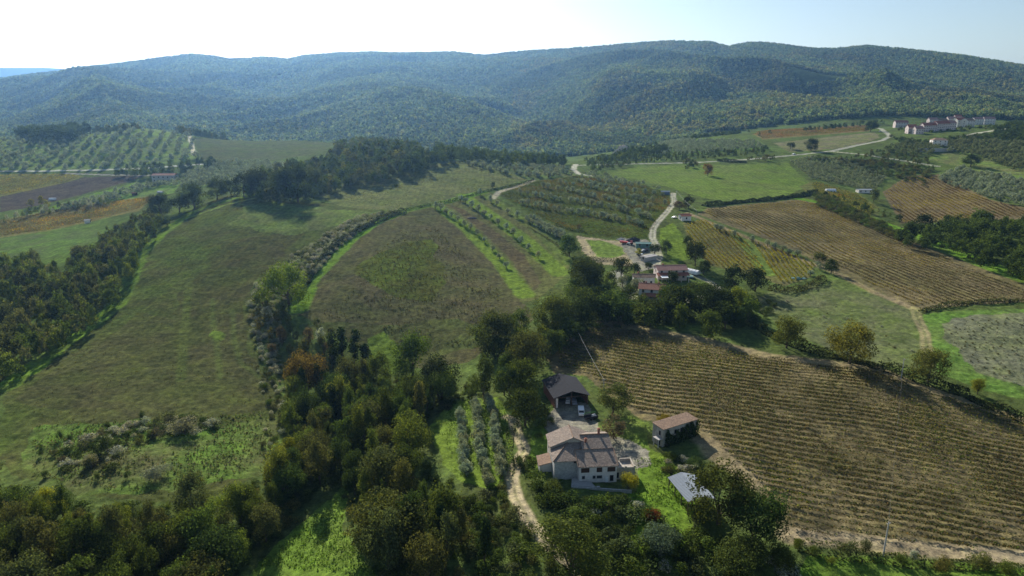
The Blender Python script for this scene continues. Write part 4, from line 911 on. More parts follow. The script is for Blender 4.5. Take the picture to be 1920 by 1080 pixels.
# ---------------------------------------------------------------- brambles, hedges, shrubs
def hedge(pts, w, h, col, label, group=None, s=.5, per=26, name='hedge', seed=1, cat='hedge', gaps=0.):
    P = wpoly(pts, h * .4, closed=False, step=8); L = np.r_[0, np.cumsum(np.linalg.norm(np.diff(P, axis=0), axis=1))]; rs = np.random.default_rng(seed)
    n = int(L[-1] * per * max(1, w / 3)); t = rs.uniform(0, L[-1], n)
    hh = h * (.55 + .75 * vnoise(t / 4.5, t * 0, seed)) ; ww = w * (.7 + .6 * vnoise(t / 6, t * 0 + 5, seed + 1))
    if gaps: hh = np.where(vnoise(t / 9, t * 0 + 8, seed + 5) < gaps, hh * .3, hh)
    x = np.interp(t, L, P[:, 0]); y = np.interp(t, L, P[:, 1]); k = np.clip(np.searchsorted(L, t) - 1, 0, len(P) - 2); dd = P[k + 1] - P[k]; dd /= np.linalg.norm(dd, axis=1, keepdims=True) + 1e-9
    th = rs.uniform(-.1 * pi, 1.1 * pi, n); r = rs.uniform(.8, 1.05, n); o = np.cos(th) * ww / 2 * r; z = np.maximum(np.sin(th) * hh * r, .1)
    C = np.c_[x - dd[:, 1] * o, y + dd[:, 0] * o, z]; C[:, 2] += H(C[:, 0], C[:, 1])
    N = np.c_[-dd[:, 1] * np.cos(th), dd[:, 0] * np.cos(th), np.sin(th)] + rs.normal(size=(n, 3)) * .5
    V, F = leafquads(C, N, s * rs.uniform(.6, 1.4, n), rs); base = np.array([P[0][0], P[0][1], float(H(*P[0]))])
    c = palette(n, [col, tuple(v * .75 for v in col), tuple(v * 1.3 for v in col)], [2, 1, 1], rs)
    ob = link(name, mesh_np(name, V - base, F, [M['leafv']], col=np.repeat(c, 4, 0)), loc=base); return tag(ob, label, cat, group)
hedge([(548,560),(590,500),(630,455),(680,425),(730,402),(758,394)], 5, 3, (.075,.09,.05), 'dense hedge along the west side of the round hill', s=.7, seed=3)
hedge([(760,392),(850,375),(900,360),(940,352),(985,342),(1000,336)], 2, 1.6, (.05,.07,.03), 'thin dark hedge along the crest between upper field and strips', s=.6, per=14, seed=4)
hedge([(1100,436),(1070,430),(1040,420)], 2, 1.5, (.05,.07,.03), 'low hedge at the foot of the terraces', s=.5, per=14, seed=5)
hedge([(1320,384),(1380,378),(1450,372),(1500,366),(1530,358)], 5, 3, (.045,.065,.03), 'dark hedge between the green meadow and the rusty vineyard', s=.8, seed=6)
hedge([(1345,300),(1400,303),(1300,307),(1200,311)][:2], 4, 3, (.05,.07,.03), 'short hedge below the valley road', s=.8, seed=7)
hedge([(1400,598),(1460,632),(1530,655),(1640,680),(1720,706),(1800,732),(1880,765),(1940,790)], 5, 3.4, (.055,.07,.03), 'hedge on the upper rim of the big vineyard', s=.6, seed=8, gaps=.3)
hedge([(1725,582),(1760,574),(1820,566),(1940,562)], 3.5, 2, (.08,.09,.045), 'curved hedge above the grey field', s=.6, seed=9)
hedge([(1440,538),(1480,545),(1520,535),(1545,520)], 4, 3, (.07,.08,.035), 'hedge at the lower corner of the golden vines', s=.6, seed=10)
hedge([(1570,300),(1640,303),(1690,310)], 4, 3, (.09,.08,.04), 'brownish hedge beside the side road', s=.8, seed=11)
hedge([(90,400),(150,383),(210,366),(280,346)], 3, 2, (.05,.065,.035), 'hedge above the kitchen plots', s=.8, seed=12, per=12)
hedge([(1250,870),(1270,888),(1290,900)][:2] + [(1262,905)], 3, 2, (.07,.10,.04), 'bushy hedge beside the lawn below the ruin', s=.4, seed=13)
hedge([(1490,1015),(1560,1030),(1640,1042),(1750,1052),(1850,1056),(1960,1066)], 4, 2.2, (.07,.085,.035), 'hedge below the sandy track at the foot of the big vineyard', s=.4, seed=14, gaps=.4)
hedge([(905,345),(935,385),(990,425),(1040,455),(1066,480)][2:], 1.5, 1., (.1,.1,.05), 'weedy strip beside the dense olive grove', s=.4, per=12, seed=15)
hedge([(958,800),(952,840),(958,870),(950,890)], 3, 1.2, (.11,.14,.07), 'grassy bank hedge between the eastern olive row and the farm track', s=.4, seed=16)
hedge([(1098,484),(1135,487),(1160,488)], 2.5, 1.6, (.035,.05,.03), 'clipped dark hedge under the round lawn', s=.4, seed=17)
BP = mass_protos('bush', ['bush'], .45)
def bushes(poly, sp, hr, cols, wts, name, label, cat, seed, wr=1.3, off=.8):
    p = scatter(poly, sp, off, seed=seed); n = len(p); rs = np.random.default_rng(seed); h = rs.uniform(*hr, n)
    mass(name, p, h, h * wr * rs.uniform(.7, 1.3, n), palette(n, cols, wts, rs), BP, label, cat)
bushes([(470,545),(500,505),(560,470),(620,430),(680,402),(745,392),(690,420),(640,460),(600,500),(560,545),(520,575),(530,640),(530,690),(500,695),(475,640),(465,590)], 3.2, (1.2, 2.6), [GB, (.26,.28,.2), (.14,.16,.08)], [4, 2, 1], 'bramble_thicket', 'grey old-man\'s-beard brambles filling the hollow beside the round hill', 'brambles', 71)
bushes([(480,680),(520,690),(540,740),(540,800),(520,850),(480,840),(500,780)], 4, (1, 2.4), [GB, DG, MD], [3, 2, 2], 'bramble_thicket', 'grey brambles along the creek edge of the west field', 'brambles', 72)
bushes([(90,850),(150,820),(240,795),(330,775),(410,790),(420,805),(330,815),(260,830),(215,850),(215,880),(130,885)], 3.6, (1.2, 3.2), [GB, DG, DK, (.12,.12,.08)], [2, 2, 2, 1], 'bramble_thicket', 'grey and dark brambles across the rough pasture', 'brambles', 73)
bushes([(960,870),(990,850),(1020,890),(1060,920),(1180,940),(1280,1000),(1480,1030),(1490,1090),(1090,1090),(1040,1000),(1000,930)], 3.6, (1.5, 4), [MD, DK, (.08,.11,.05), GB], [4, 3, 2, .7], 'scrub', 'dense scrub on the slope below the farmhouse', 'scrub', 74)
bushes([(870,930),(945,900),(960,940),(990,990),(1040,1040),(1040,1090),(900,1090),(860,1000)], 3.2, (1, 3), [MD, DG, (.1,.12,.06), BR], [4, 3, 2, .6], 'scrub', 'scrub west of the lower farm track', 'scrub', 75)
bushes([(560,740),(700,700),(860,720),(940,725),(800,780),(770,860),(920,945),(950,1090),(700,1090),(660,940),(580,880)], 4, (1.2, 3.5), [DK, MD, DG], [4, 3, 2], 'undergrowth', 'undergrowth between the trees of the creek wood', 'undergrowth', 76)
bushes([(-60,890),(140,950),(400,940),(560,860),(600,910),(450,1090),(-60,1110)], 4, (1.2, 3.5), [DK, MD, DG, BR], [4, 3, 2, 1], 'undergrowth', 'undergrowth between the trees of the low wood', 'undergrowth', 77)
bushes([(990,840),(1010,800),(1000,760),(1020,750),(1035,790),(1020,810)], 4, (1.5, 3), [DK, MD], [4, 3], 'scrub', 'dark bushes between barn and farm track', 'scrub', 78)
bushes([(1220,870),(1240,850),(1290,860),(1320,880),(1300,895),(1260,885)], 3, (1.2, 2.6), [DG, MD, GB], [4, 3, 1], 'scrub', 'bushes under the ivy wall of the ruin', 'scrub', 79)
bushes([(1100,565),(1450,560),(1450,620),(1300,600),(1130,610),(960,700),(930,680)], 6, (1.5, 4), [DK, MD], [4, 3], 'undergrowth', 'undergrowth of the oak belt', 'undergrowth', 80, off=1.5)
bushes([(1420,580),(1500,550),(1560,560),(1640,590),(1720,640),(1700,680),(1560,640)], 9, (.4, 1.1), [GB, (.14,.15,.08)], [3, 2], 'dry_weeds', 'grey weeds dotting the east meadow', 'weeds', 81)
bushes([(1770,615),(1820,597),(1960,590),(1960,730),(1850,700),(1795,663)], 3.2, (.3, .8), [GB, (.15,.15,.10), (.12,.13,.07)], [3, 2, 1], 'dry_weeds', 'grey weeds covering the fenced grey field', 'weeds', 82)
bushes([(1490,300),(1500,294),(1530,290),(1700,310),(1760,320),(1740,350),(1660,330),(1560,300)], 9, (2, 5), [DG, BR, MD], [4, 2, 3], 'scrub', 'scrub between the side road and the orange vineyard', 'scrub', 83)
bushes([(1530,362),(1560,372),(1640,410),(1700,440),(1690,450),(1600,415),(1530,385)], 5, (2, 4), [DG, BR, MD], [4, 1, 3], 'scrub', 'scrub belt along the upper rim of the rusty vineyard', 'scrub', 84)
# low tussocks and thistles on the pastures
def tussocks(polys, n, hr, cols, wts, name, label, seed, s=.35):
    rs = np.random.default_rng(seed); Pts = []
    for poly in polys:
        P = wpoly(poly); lo = P.min(0); hi = P.max(0); q = rs.uniform(lo, hi, (n * 3, 2)); q = q[inside(P, q[:, 0], q[:, 1])]
        q = q[fbm(q[:, 0] / 16, q[:, 1] / 16, seed, 3) + .12 * rs.normal(size=len(q)) > .47][:n]; Pts.append(q)
    p = np.concatenate(Pts); m_ = len(p); h = rs.uniform(*hr, m_); k = 6
    C = np.repeat(np.c_[p, H(p[:, 0], p[:, 1])], k, 0) + rs.normal(size=(m_ * k, 3)) * np.array([.22, .22, 0]) * np.repeat(h, k)[:, None]
    C[:, 2] += np.repeat(h, k) * rs.uniform(.2, .9, m_ * k)
    V, F = leafquads(C, rs.normal(size=(m_ * k, 3)), np.repeat(h, k) * s * 1.6 * rs.uniform(.7, 1.3, m_ * k), rs)
    c = np.repeat(palette(m_, cols, wts, rs), k * 4, 0); o = link(name, mesh_np(name, V, F, [M['leafv']], col=c)); tag(o, label, 'tussocks', kind='stuff')
tussocks([[(640,560),(700,480),(760,430),(820,430),(900,500),(970,590),(880,650),(780,650),(700,620),(600,590)]], 2400, (.3, .9), [(.07,.08,.035), (.09,.075,.04), (.12,.13,.05)], [3, 2, 1], 'tussocks', 'dark tussocks speckling the round hill', 91)
tussocks([[(60,740),(240,560),(330,480),(460,450),(470,600),(530,740),(480,840),(60,840)]], 900, (.25, .6), [(.07,.075,.035), (.09,.08,.04), (.11,.14,.04)], [3, 2, 1], 'tussocks', 'small tussocks on the west pasture', 92)
tussocks([[(60,800),(540,770),(500,880),(300,930),(60,900)]], 3000, (.3, .8), [(.08,.12,.035), (.10,.11,.05), (.16,.16,.12)], [3, 2, 2], 'tussocks', 'mixed weeds at the foot of the west pasture', 93)
tussocks([[(590,366),(740,326),(880,305),(985,335),(760,392)]], 1600, (.3, .8), [(.12,.12,.06), (.15,.14,.08)], [3, 2], 'tussocks', 'pale weeds on the upper field', 94)
tussocks([[(1190,860),(1250,860),(1300,930),(1240,1050),(1180,960)], [(480,1060),(600,960),(650,920),(640,990),(700,1080)], [(820,800),(850,760),(950,760),(960,860),(860,900)]], 1500, (.2, .5), [(.12,.22,.03), (.09,.15,.03)], [3, 2], 'grass', 'tufts of bright grass on the meadows', 95)
SH = [(292,885,46,.5,(.24,.25,.20),'pale grey bramble mound alone on the rough pasture'),(345,800,60,.5,(.22,.23,.18),'wide grey bramble mound at the top of the rough pasture'),(170,862,34,.6,(.22,.23,.18),'grey bramble mound among dark shrubs on the rough pasture'),
 (268,776,14,1.5,DK,'dark upright shrub above the grey mounds'),(200,833,36,.9,DK,'dark rounded shrub thicket beside the grey mounds'),(78,845,12,1.6,DK,'narrow dark shrub near the low wood'),(112,815,12,1.7,DK,'narrow dark shrub, upper of two by the mounds'),(130,822,12,1.5,DK,'narrow dark shrub, lower of two by the mounds'),
 (182,892,13,1.3,DK,'small dark shrub below the mounds'),(238,890,12,1.3,DK,'small dark shrub beside the lone pale mound'),(85,887,14,1.2,DK,'small dark shrub above the low wood'),(202,795,14,1.1,DK,'dark shrub just above the thicket')]
for cx, cy, w, r, c, lab in SH: hero('bush', cx, cy, w, r, c, lab)
for i, (cx, cy, w, r, c) in enumerate([(1497,1020,24,.9,MD),(1530,1030,22,.9,MD),(1595,1030,40,.7,DG),(1625,1022,26,.9,DG),(1690,1048,26,.7,MD),(1716,1040,18,1.,GB),(1775,1060,36,.7,BR),(1838,1048,52,.75,(.12,.13,.045)),(1893,1062,40,.7,MD),(1560,1052,18,.8,LT)]):
    hero('bush', cx, cy, w, r, c, ['leafy shrub at the vineyard corner by the small pale tree','shrub beside the corner shrub on the sandy track','wide dusky shrub below the sandy track','dusky shrub just east of the wide dusky one','green shrub in front of the power pole','grey shrub beside the power pole','brown shrub east of the power pole','large yellowish shrub below the sandy track','green shrub at the far east end of the sandy track','light green shrub on the low grass strip'][i])
for i, (cx, cy, w, r) in enumerate([(167,236,13,1.6),(280,219,7,2.2),(243,224,6,2.0)]): hero('cypress', cx, cy, w, r, DK, ['dark cypress west of the hilltop olives','dark cypress at the hilltop farmhouse','thin cypress just west of the hilltop farmhouse'][i])

bushes([(1668,256),(1730,264),(1760,262),(1870,250),(1880,257),(1800,268),(1745,276),(1690,268)], 7, (2.5, 6), [DK, MD, DG], [3, 2, 2], 'garden_trees', 'garden trees and bushes in front of the hilltop village', 'garden trees', 85, wr=1.1)
bushes([(1672,244),(1700,240),(1730,238),(1790,240),(1860,236),(1860,241),(1790,248),(1700,250)], 13, (3, 6), [DK, MD, DG], [3, 2, 2], 'garden_trees', 'garden trees between the houses of the hilltop village', 'garden trees', 86, wr=.8)
# ---------------------------------------------------------------- buildings
def win(parent, side, u, z, w, h, dims, name='window', shutter=False, depthm='glass', frame='shutter'):
    """a window (or door) on one wall: frame as the part, pane and shutters as its sub-parts. dims = x0,x1,y0,y1 of the wall box"""
    x0, x1, y0, y1 = dims
    T = {'S': lambda a, o, c: (a, y0 - o, c), 'N': lambda a, o, c: (a, y1 + o, c), 'W': lambda a, o, c: (x0 - o, a, c), 'E': lambda a, o, c: (x1 + o, a, c)}[side]
    def bx(mb, a0, a1, o0, o1, c0, c1):
        P = [T(a0, o0, c0), T(a1, o1, c1)]; mb.box(*[min(P[0][i], P[1][i]) for i in range(3)], *[max(P[0][i], P[1][i]) for i in range(3)])
    f = MB(); t = .09
    bx(f, u - w / 2 - t, u - w / 2, -.03, .06, z, z + h); bx(f, u + w / 2, u + w / 2 + t, -.03, .06, z, z + h); bx(f, u - w / 2 - t, u + w / 2 + t, -.03, .06, z + h, z + h + t); bx(f, u - w / 2 - t, u + w / 2 + t, -.03, .12, z - t, z)
    fo = f.build(name, M['concrete' if frame == 'stone' else frame], parent)
    p = MB(); bx(p, u - w / 2, u + w / 2, -.02, .02, z, z + h); p.build('pane' if name == 'window' else 'leaf', M[depthm], fo)
    if shutter:
        for s in (-1, 1):
            q = MB(); c = u + s * (w / 2 + t + w * .25); bx(q, c - w * .24, c + w * .24, .0, .05, z, z + h); q.build('shutter', M['shutter'], fo)
def chimney(parent, x, y, z, h, m='brick', r=.3):
    c = MB(); c.box(x - r, y - r, z - .8, x + r, y + r, z + h); c.box(x - r - .12, y - r - .12, z + h, x + r + .12, y + r + .12, z + h + .15); c.box(x - r * .7, y - r * .7, z + h + .15, x + r * .7, y + r * .7, z + h + .35)
    c.build('chimney', M[m], parent)
def gable(parent, L, W, Hh, rh, wallm, roofm, over=.4, base=-2., x0=None, y0=None, hip=0.):
    """box with ridge along local x, corner at (x0,y0)"""
    x0 = -L / 2 if x0 is None else x0; y0 = -W / 2 if y0 is None else y0; x1 = x0 + L; y1 = y0 + W; ym = (y0 + y1) / 2
    w = MB(); B = [(x0, y0, base), (x1, y0, base), (x1, y1, base), (x0, y1, base)]; Tt = [(x0, y0, Hh), (x1, y0, Hh), (x1, y1, Hh), (x0, y1, Hh)]
    w.prism(B, Tt)
    if hip == 0:
        for xx, s in ((x0, -1), (x1, 1)):
            tri = [(xx, y0, Hh), (xx, y1, Hh), (xx, ym, Hh + rh - .05)]; inn = [(xx - s * .3, p[1], p[2]) for p in tri]
            w.poly(tri if s > 0 else tri[::-1]); w.poly(inn if s < 0 else inn[::-1])
    w.build('wall', M[wallm], parent)
    r = MB(); k = rh / (W / 2); e = Hh + .12 - over * k; z1 = Hh + .12 + rh; o = over; hx = hip
    r.slab([(x0 - o, y0 - o, e), (x1 + o, y0 - o, e), (x1 + o - hx, ym, z1), (x0 - o + hx, ym, z1)], .14)
    r.slab([(x1 + o, y1 + o, e), (x0 - o, y1 + o, e), (x0 - o + hx, ym, z1), (x1 + o - hx, ym, z1)], .14)
    if hip: r.slab([(x1 + o, y0 - o, e), (x1 + o, y1 + o, e), (x1 + o - hx, ym, z1)], .14); r.slab([(x0 - o, y1 + o, e), (x0 - o, y0 - o, e), (x0 - o + hx, ym, z1)], .14)
    else: r.box(x0 - o, ym - .14, z1 - .06, x1 + o, ym + .14, z1 + .08)
    r.build('roof', M[roofm], parent)
    return (x0, x1, y0, y1)

# the farmhouse -----------------------------------------------------------
fz = float(H(23, 172))
F = empty('farmhouse', (18.2, 165.2, fz), radians(5), 'rambling farmhouse with weathered tile roofs, white front and stone wing', 'farmhouse')
w = MB(); w.prism([(0, 0, -3), (10.4, 0, -3), (10.4, 5.6, -3), (0, 5.6, -3)], [(0, 0, 5.25), (10.4, 0, 5.25), (10.4, 5.6, 6.95), (0, 5.6, 6.95)]); tag(w.build('wall', M['plaster'], F), 'white plastered front wall')
w = MB(); w.prism([(2, 5.6, -3), (10, 5.6, -3), (10, 15, -3), (2, 15, -3)], [(2, 5.6, 7.0), (10, 5.6, 7.0), (10, 15, 7.0), (2, 15, 7.0)])
w.poly([(10, 5.6, 7), (10, 15, 7), (10, 10.8, 8.7)]); w.poly([(2, 15, 7), (2, 5.6, 7), (2, 10.8, 8.7)]); w.build('wall', M['stone'], F)
w = MB(); w.prism([(-6.6, 2.2, -3), (0, 2.2, -3), (0, 9, -3), (-6.6, 9, -3)], [(-6.4, 2.5, 5.9), (0, 2.5, 5.9), (0, 9, 5.9), (-6.4, 9, 5.9)]); tag(w.build('wall', M['greystone'], F), 'bare grey stone wall of the wing')
w = MB(); w.prism([(-6.5, 8.8, -3), (5.6, 8.8, -3), (5.6, 15.8, -3), (-6.5, 15.8, -3)], [(-6.5, 8.8, 6.75), (5.6, 8.8, 6.75), (5.6, 15.8, 6.75), (-6.5, 15.8, 6.75)])
w.poly([(-6.5, 8.8, 6.75), (5.6, 8.8, 6.75), (-.3, 8.8, 9.3)]); w.poly([(5.6, 15.8, 6.75), (-6.5, 15.8, 6.75), (-.3, 15.8, 9.3)]); w.build('wall', M['stone'], F)
w = MB(); w.prism([(-10, 6.6, -3), (-6.55, 6.6, -3), (-6.55, 11.4, -3), (-10, 11.4, -3)], [(-10, 6.6, 2.3), (-6.55, 6.6, 3.1), (-6.55, 11.4, 3.1), (-10, 11.4, 2.3)]); tag(w.build('wall', M['plaster'], F), 'pale wall of the low lean-to')
def roofp(pts, t=.16, m='tile_old', label=None):
    r = MB(); r.slab(pts, t); o = r.build('roof', M[m], F); return tag(o, label)
roofp([(-.35, -.55, 5.22), (10.75, -.55, 5.22), (10.6, 5.7, 7.12), (-.35, 5.7, 7.12)])
roofp([(1.7, 5.45, 7.2), (10.4, 5.45, 7.2), (10.3, 10.8, 8.9), (1.9, 10.8, 8.9)])
roofp([(1.9, 10.8, 8.9), (10.3, 10.8, 8.9), (10.3, 15.3, 7.3), (1.9, 15.3, 7.3)], label='sunlit rear slope of the main roof')
roofp([(-6.9, 1.8, 5.85), (.1, 1.8, 5.85), (2.2, 8.75, 7.75), (-1.9, 8.75, 7.75)]); roofp([(-6.9, 1.8, 5.85), (-1.9, 8.75, 7.75), (-6.9, 8.75, 5.85)])
r = MB(); r.tube((-6.9, 1.8, 5.92), (-1.9, 8.75, 7.82), .14, .14, 6); r.tube((-.35, -.5, 5.3), (-.35, 5.7, 7.2), .12, .12, 6); r.tube((10.7, -.5, 5.3), (10.6, 5.7, 7.2), .12, .12, 6); r.tube((1.9, 10.8, 8.98), (10.3, 10.8, 8.98), .15, .15, 6); r.tube((-.3, 8.3, 9.55), (-.3, 16.2, 9.55), .16, .16, 6); r.tube((-.3,5.62,7.2),(10.6,5.62,7.2),.1,.1,6)
r.build('ridge_cap', M['tile_orange'], F)
roofp([(-7.0, 8.35, 6.7), (-.3, 8.35, 9.45), (-.3, 16.2, 9.45), (-7.0, 16.2, 6.7)]); roofp([(-.3, 8.35, 9.45), (6.0, 8.35, 6.7), (6.0, 16.2, 6.7), (-.3, 16.2, 9.45)])
roofp([(-10.3, 6.2, 2.35), (-6.6, 6.2, 3.25), (-6.6, 11.8, 3.25), (-10.3, 11.8, 2.35)], .12, 'tile_orange')
e = MB()
for i in range(27): e.tube((-.2 + i * .405, -.72, 5.16), (-.2 + i * .405, -.1, 5.35), .12, .12, 6)
tag(e.build('eave_tiles', M['tile_old'], F))
for a in (7.45, 4.05): chimney(F, a if a > 5 else 3.2, 10.9 if a > 5 else 8.2, 8.9 if a > 5 else 8.0, 1.5 if a > 5 else .9)
dA = (0, 10.4, 0, 5.6)
for u, z, ww, hh in ((1.65, 3.35, 2.1, 1.15), (5.55, 3.35, 1.3, 1.15), (8.85, 3.35, 2.0, 1.15)): win(F, 'S', u, z, ww, hh, dA, depthm='shutter')
for u, z, ww, hh in ((1.2, 1.35, .75, .85), (4.15, 1.35, .7, .8), (5.6, 1.35, 1.4, .8)): win(F, 'S', u, z, ww, hh, dA, frame='stone')
win(F, 'S', 9.0, .35, .95, 1.75, dA, 'door', depthm='dark', frame='stone')
win(F, 'W', 3.2, 3.6, .9, 1.1, dA, depthm='dark'); win(F, 'S', -.75, 4.9, .7, .75, (-6.6, 0, 2.42, 9), depthm='dark', frame='stone')
win(F, 'E', 2.5, 3.8, .9, 1.2, (2, 10.4, 0, 5), depthm='dark'); win(F, 'E', 9.5, 4.2, .9, 1.2, (2, 10, 5.6, 15), frame='stone'); win(F, 'E', 12.5, 4.2, .9, 1.2, (2, 10, 5.6, 15), frame='stone')
win(F, 'N', 4.5, 3.5, .9, 1.2, (2, 10, 5.6, 15), frame='stone'); win(F, 'W', 13, 3.8, .8, 1.0, (-6.5, 5, 8.8, 15.8), depthm='dark', frame='stone'); win(F, 'W', 9.2, 1.0, .7, .7, (-10, 0, 7, 11), depthm='dark', frame='stone')
b_ = MB(); b_.box(7.2, -.45, .25, 8.0, -.02, 1.75); b_.build('meter_cabinet', M['white'], F)
tt = MB(); tt.prism([(10.42, 1.3, -3), (15.8, 1.3, -3), (15.8, 6.4, -3), (10.42, 6.4, -3)], [(10.42, 1.3, 2.6), (15.8, 1.3, 2.6), (15.8, 6.4, 2.6), (10.42, 6.4, 2.6)]); tt.build('terrace', M['stone'], F)
tt = MB(); tt.box(10.42, 1.3, 2.603, 15.8, 1.6, 3.5); tt.box(15.5, 1.6, 2.603, 15.8, 6.1, 3.5); tt.box(12.6, 6.1, 2.603, 15.8, 6.4, 3.5); tt.box(12.9, 1.2, 3.5, 13.5, 1.7, 3.85); tt.box(15.4, 1.2, 3.5, 15.9, 1.7, 3.9); tt.build('parapet', M['stone'], F)
win(F, 'S', 10.95, .35, .8, 1.7, (10, 15.8, 1.3, 6), 'door', depthm='dark', frame='stone')
st = MB(); st.box(-1.6, -.1, -2, -.02, 2.2, .6); st.build('outside_step', M['greystone'], F)
# retaining wall and slab in front of the house
rx, ry, rzz = g(1071, 915)
t = empty('retaining_wall', (rx, ry, rzz + 0.0), radians(-7), 'rough stone retaining wall in front of the farmhouse, pale slab on its west end', 'wall')
q = MB(); q.box(0, 0, -3, 16, .5, .35); q.box(0, .5, -3, .45, 4.3, .5); q.build('wall', M['greystone'], t)
q = MB(); q.prism([(.45, .5, .1), (6.6, .5, .1), (5.2, 2.9, .1), (.45, 4.2, .1)], [(.45, .5, .5), (6.6, .5, .5), (5.2, 2.9, .5), (.45, 4.2, .5)]); q.build('slab', M['concrete'], t)
q = MB(); q.box(6.7, .0, .35, 7.6, .6, .8); q.build('pier', M['concrete'], t)

# the dark barn -----------------------------------------------------------
bx_, by_ = 20.3, 215.2; bz = float(H(20, 217))
B = empty('barn', (bx_, by_, bz), radians(12), 'open-fronted barn with dark roof at the head of the yard', 'barn')
w = MB(); w.box(-5.9, 0, -2, -5.6, 15, 3.9); w.box(5.6, 0, -2, 5.9, 15, 3.9); w.box(-5.6, 14.7, -2, 5.6, 15, 3.9); w.poly([(-5.9, 15, 3.9), (5.9, 15, 3.9), (0, 15, 5.7)][::-1]); w.build('wall', M['brick'], B)
w = MB(); w.prism([(-5.9, -.02, -2), (-4.7, -.02, -2), (-4.7, .3, -2), (-5.9, .3, -2)], [(-5.9, -.02, 3.9), (-4.7, -.02, 3.9), (-4.7, .3, 3.9), (-5.9, .3, 3.9)]); tag(w.build('pier', M['plaster'], B))
r = MB(); r.slab([(-6.5, -.8, 3.85), (0, -.8, 5.95), (0, 15.6, 5.95), (-6.5, 15.6, 3.85)], .14); r.slab([(0, -.8, 5.95), (6.5, -.8, 3.85), (6.5, 15.6, 3.85), (0, 15.6, 5.95)], .14); r.build('roof', M['sheet_dark'], B)
for x in (-5.75, 0, 5.75):
    p = MB(); p.box(x - .15, -.35, -1, x + .15, -.05, 3.7 if x else 5.6); p.build('post', M['wood'], B)
p = MB(); p.box(-5.9, -.3, 3.55, 5.9, -.1, 3.8); p.build('beam', M['wood'], B)
def car(x, y, rz, kind, m, label, L=4.1, W=1.7):
    z = float(H(x, y)); o = empty(kind, (x, y, z + .02), rz, label, 'van' if 'van' in kind else 'car')
    pf = [(-L/2, .35), (-L/2, .8), (-L*.42, .92), (-L*.2, .98), (-L*.07, 1.42), (L*.32, 1.45), (L*.44, 1.0), (L/2, .85), (L/2, .35)] if 'van' not in kind else [(-L/2, .35), (-L/2, 1.0), (-L*.38, 1.2), (-L*.27, 1.95), (L*.47, 2.0), (L/2, 1.7), (L/2, .35)]
    b = MB(); A = [(p[0], -W/2, p[1]) for p in pf]; C_ = [(p[0], W/2, p[1]) for p in pf]; b.poly(A); b.poly(C_[::-1])
    for i in range(len(pf)): j = (i + 1) % len(pf); b.poly([A[i], C_[i], C_[j], A[j]])
    b.build('body', M[m], o)
    g_ = MB(); xa, xb = (-L*.18, -L*.08) if 'van' not in kind else (-L*.375, -L*.28); za, zb_ = (1.0, 1.38) if 'van' not in kind else (1.24, 1.85)
    g_.poly([(xa - .03, -W*.44, za), (xa - .03, W*.44, za), (xb - .03, W*.42, zb_), (xb - .03, -W*.42, zb_)][::-1]); g_.build('windscreen', M['glass'], o)
    for s in (-1, 1):
        sw = MB(); y_ = s * (W/2 + .012); P_ = [(-L*.04, y_, 1.02), (L*.36, y_, 1.02), (L*.29, y_, 1.36), (-L*.03, y_, 1.36)] if 'van' not in kind else [(-L*.3, y_, 1.25), (-L*.05, y_, 1.25), (-L*.05, y_, 1.75), (-L*.24, y_, 1.75)]
        sw.poly(P_ if s < 0 else P_[::-1]); sw.build('side_window', M['glass'], o)
    for sx in (-.31, .31):
        for s in (-1, 1): wq = MB(); wq.tube((sx*L, s*(W/2-.2), .32), (sx*L, s*(W/2+.03), .32), .32, .32, 12); wq.build('wheel', M['tyre'], o)
    return o
x, y, z = g(1089.5, 776); car(x, y, radians(88), 'parked_van', 'white', 'small white van parked in the yard near the barn mouth', 4.6, 1.9)
x, y, z = g(1077, 761); car(x, y + 2.2, radians(95), 'parked_car', 'grey_paint', 'grey car parked inside the mouth of the dark barn')
x, y, z = g(1066, 760); car(x, y + 2.2, radians(80), 'parked_car', 'white', 'pale small car in the barn shade, west of the grey one', 3.5, 1.5)
x, y, z = g(1108, 786); t = empty('farm_trailer', (x, y, z), radians(20), 'dark farm trailer with green rail and pale blue sheet beside the white van', 'trailer')
q = MB(); q.box(-2.2, -1, .6, 2.2, 1, .8); q.box(-2.2, -1, .8, 2.2, -.92, 1.3); q.box(-2.2, .92, .8, 2.2, 1, 1.3); q.box(2.12, -.92, .8, 2.2, .92, 1.3); q.tube((-2.2, 0, .65), (-3.6, 0, .55), .06, .05); q.build('bed', M['sheet_dark'], t)
for sx in (-.5, .6):
    for s in (-1, 1): q = MB(); q.tube((sx, s * .85, .4), (sx, s * 1.12, .4), .4, .4, 12); q.build('wheel', M['tyre'], t)
q = MB(); q.tube((-2, .95, 1.3), (-2, .95, 2.0), .05, .05); q.tube((2, .95, 1.3), (2, .95, 2.0), .05, .05); q.tube((-2, .95, 2), (2, .95, 2), .06, .06); q.build('rail', M['green_paint'], t)
q = MB(); q.prism([(.3, -.7, .83), (1.9, -.7, .83), (1.9, .7, .83), (.3, .7, .83)], [(.5, -.5, 1.5), (1.7, -.6, 1.35), (1.6, .5, 1.6), (.4, .4, 1.45)]); q.build('tarpaulin', M['sheet_metal'], t)

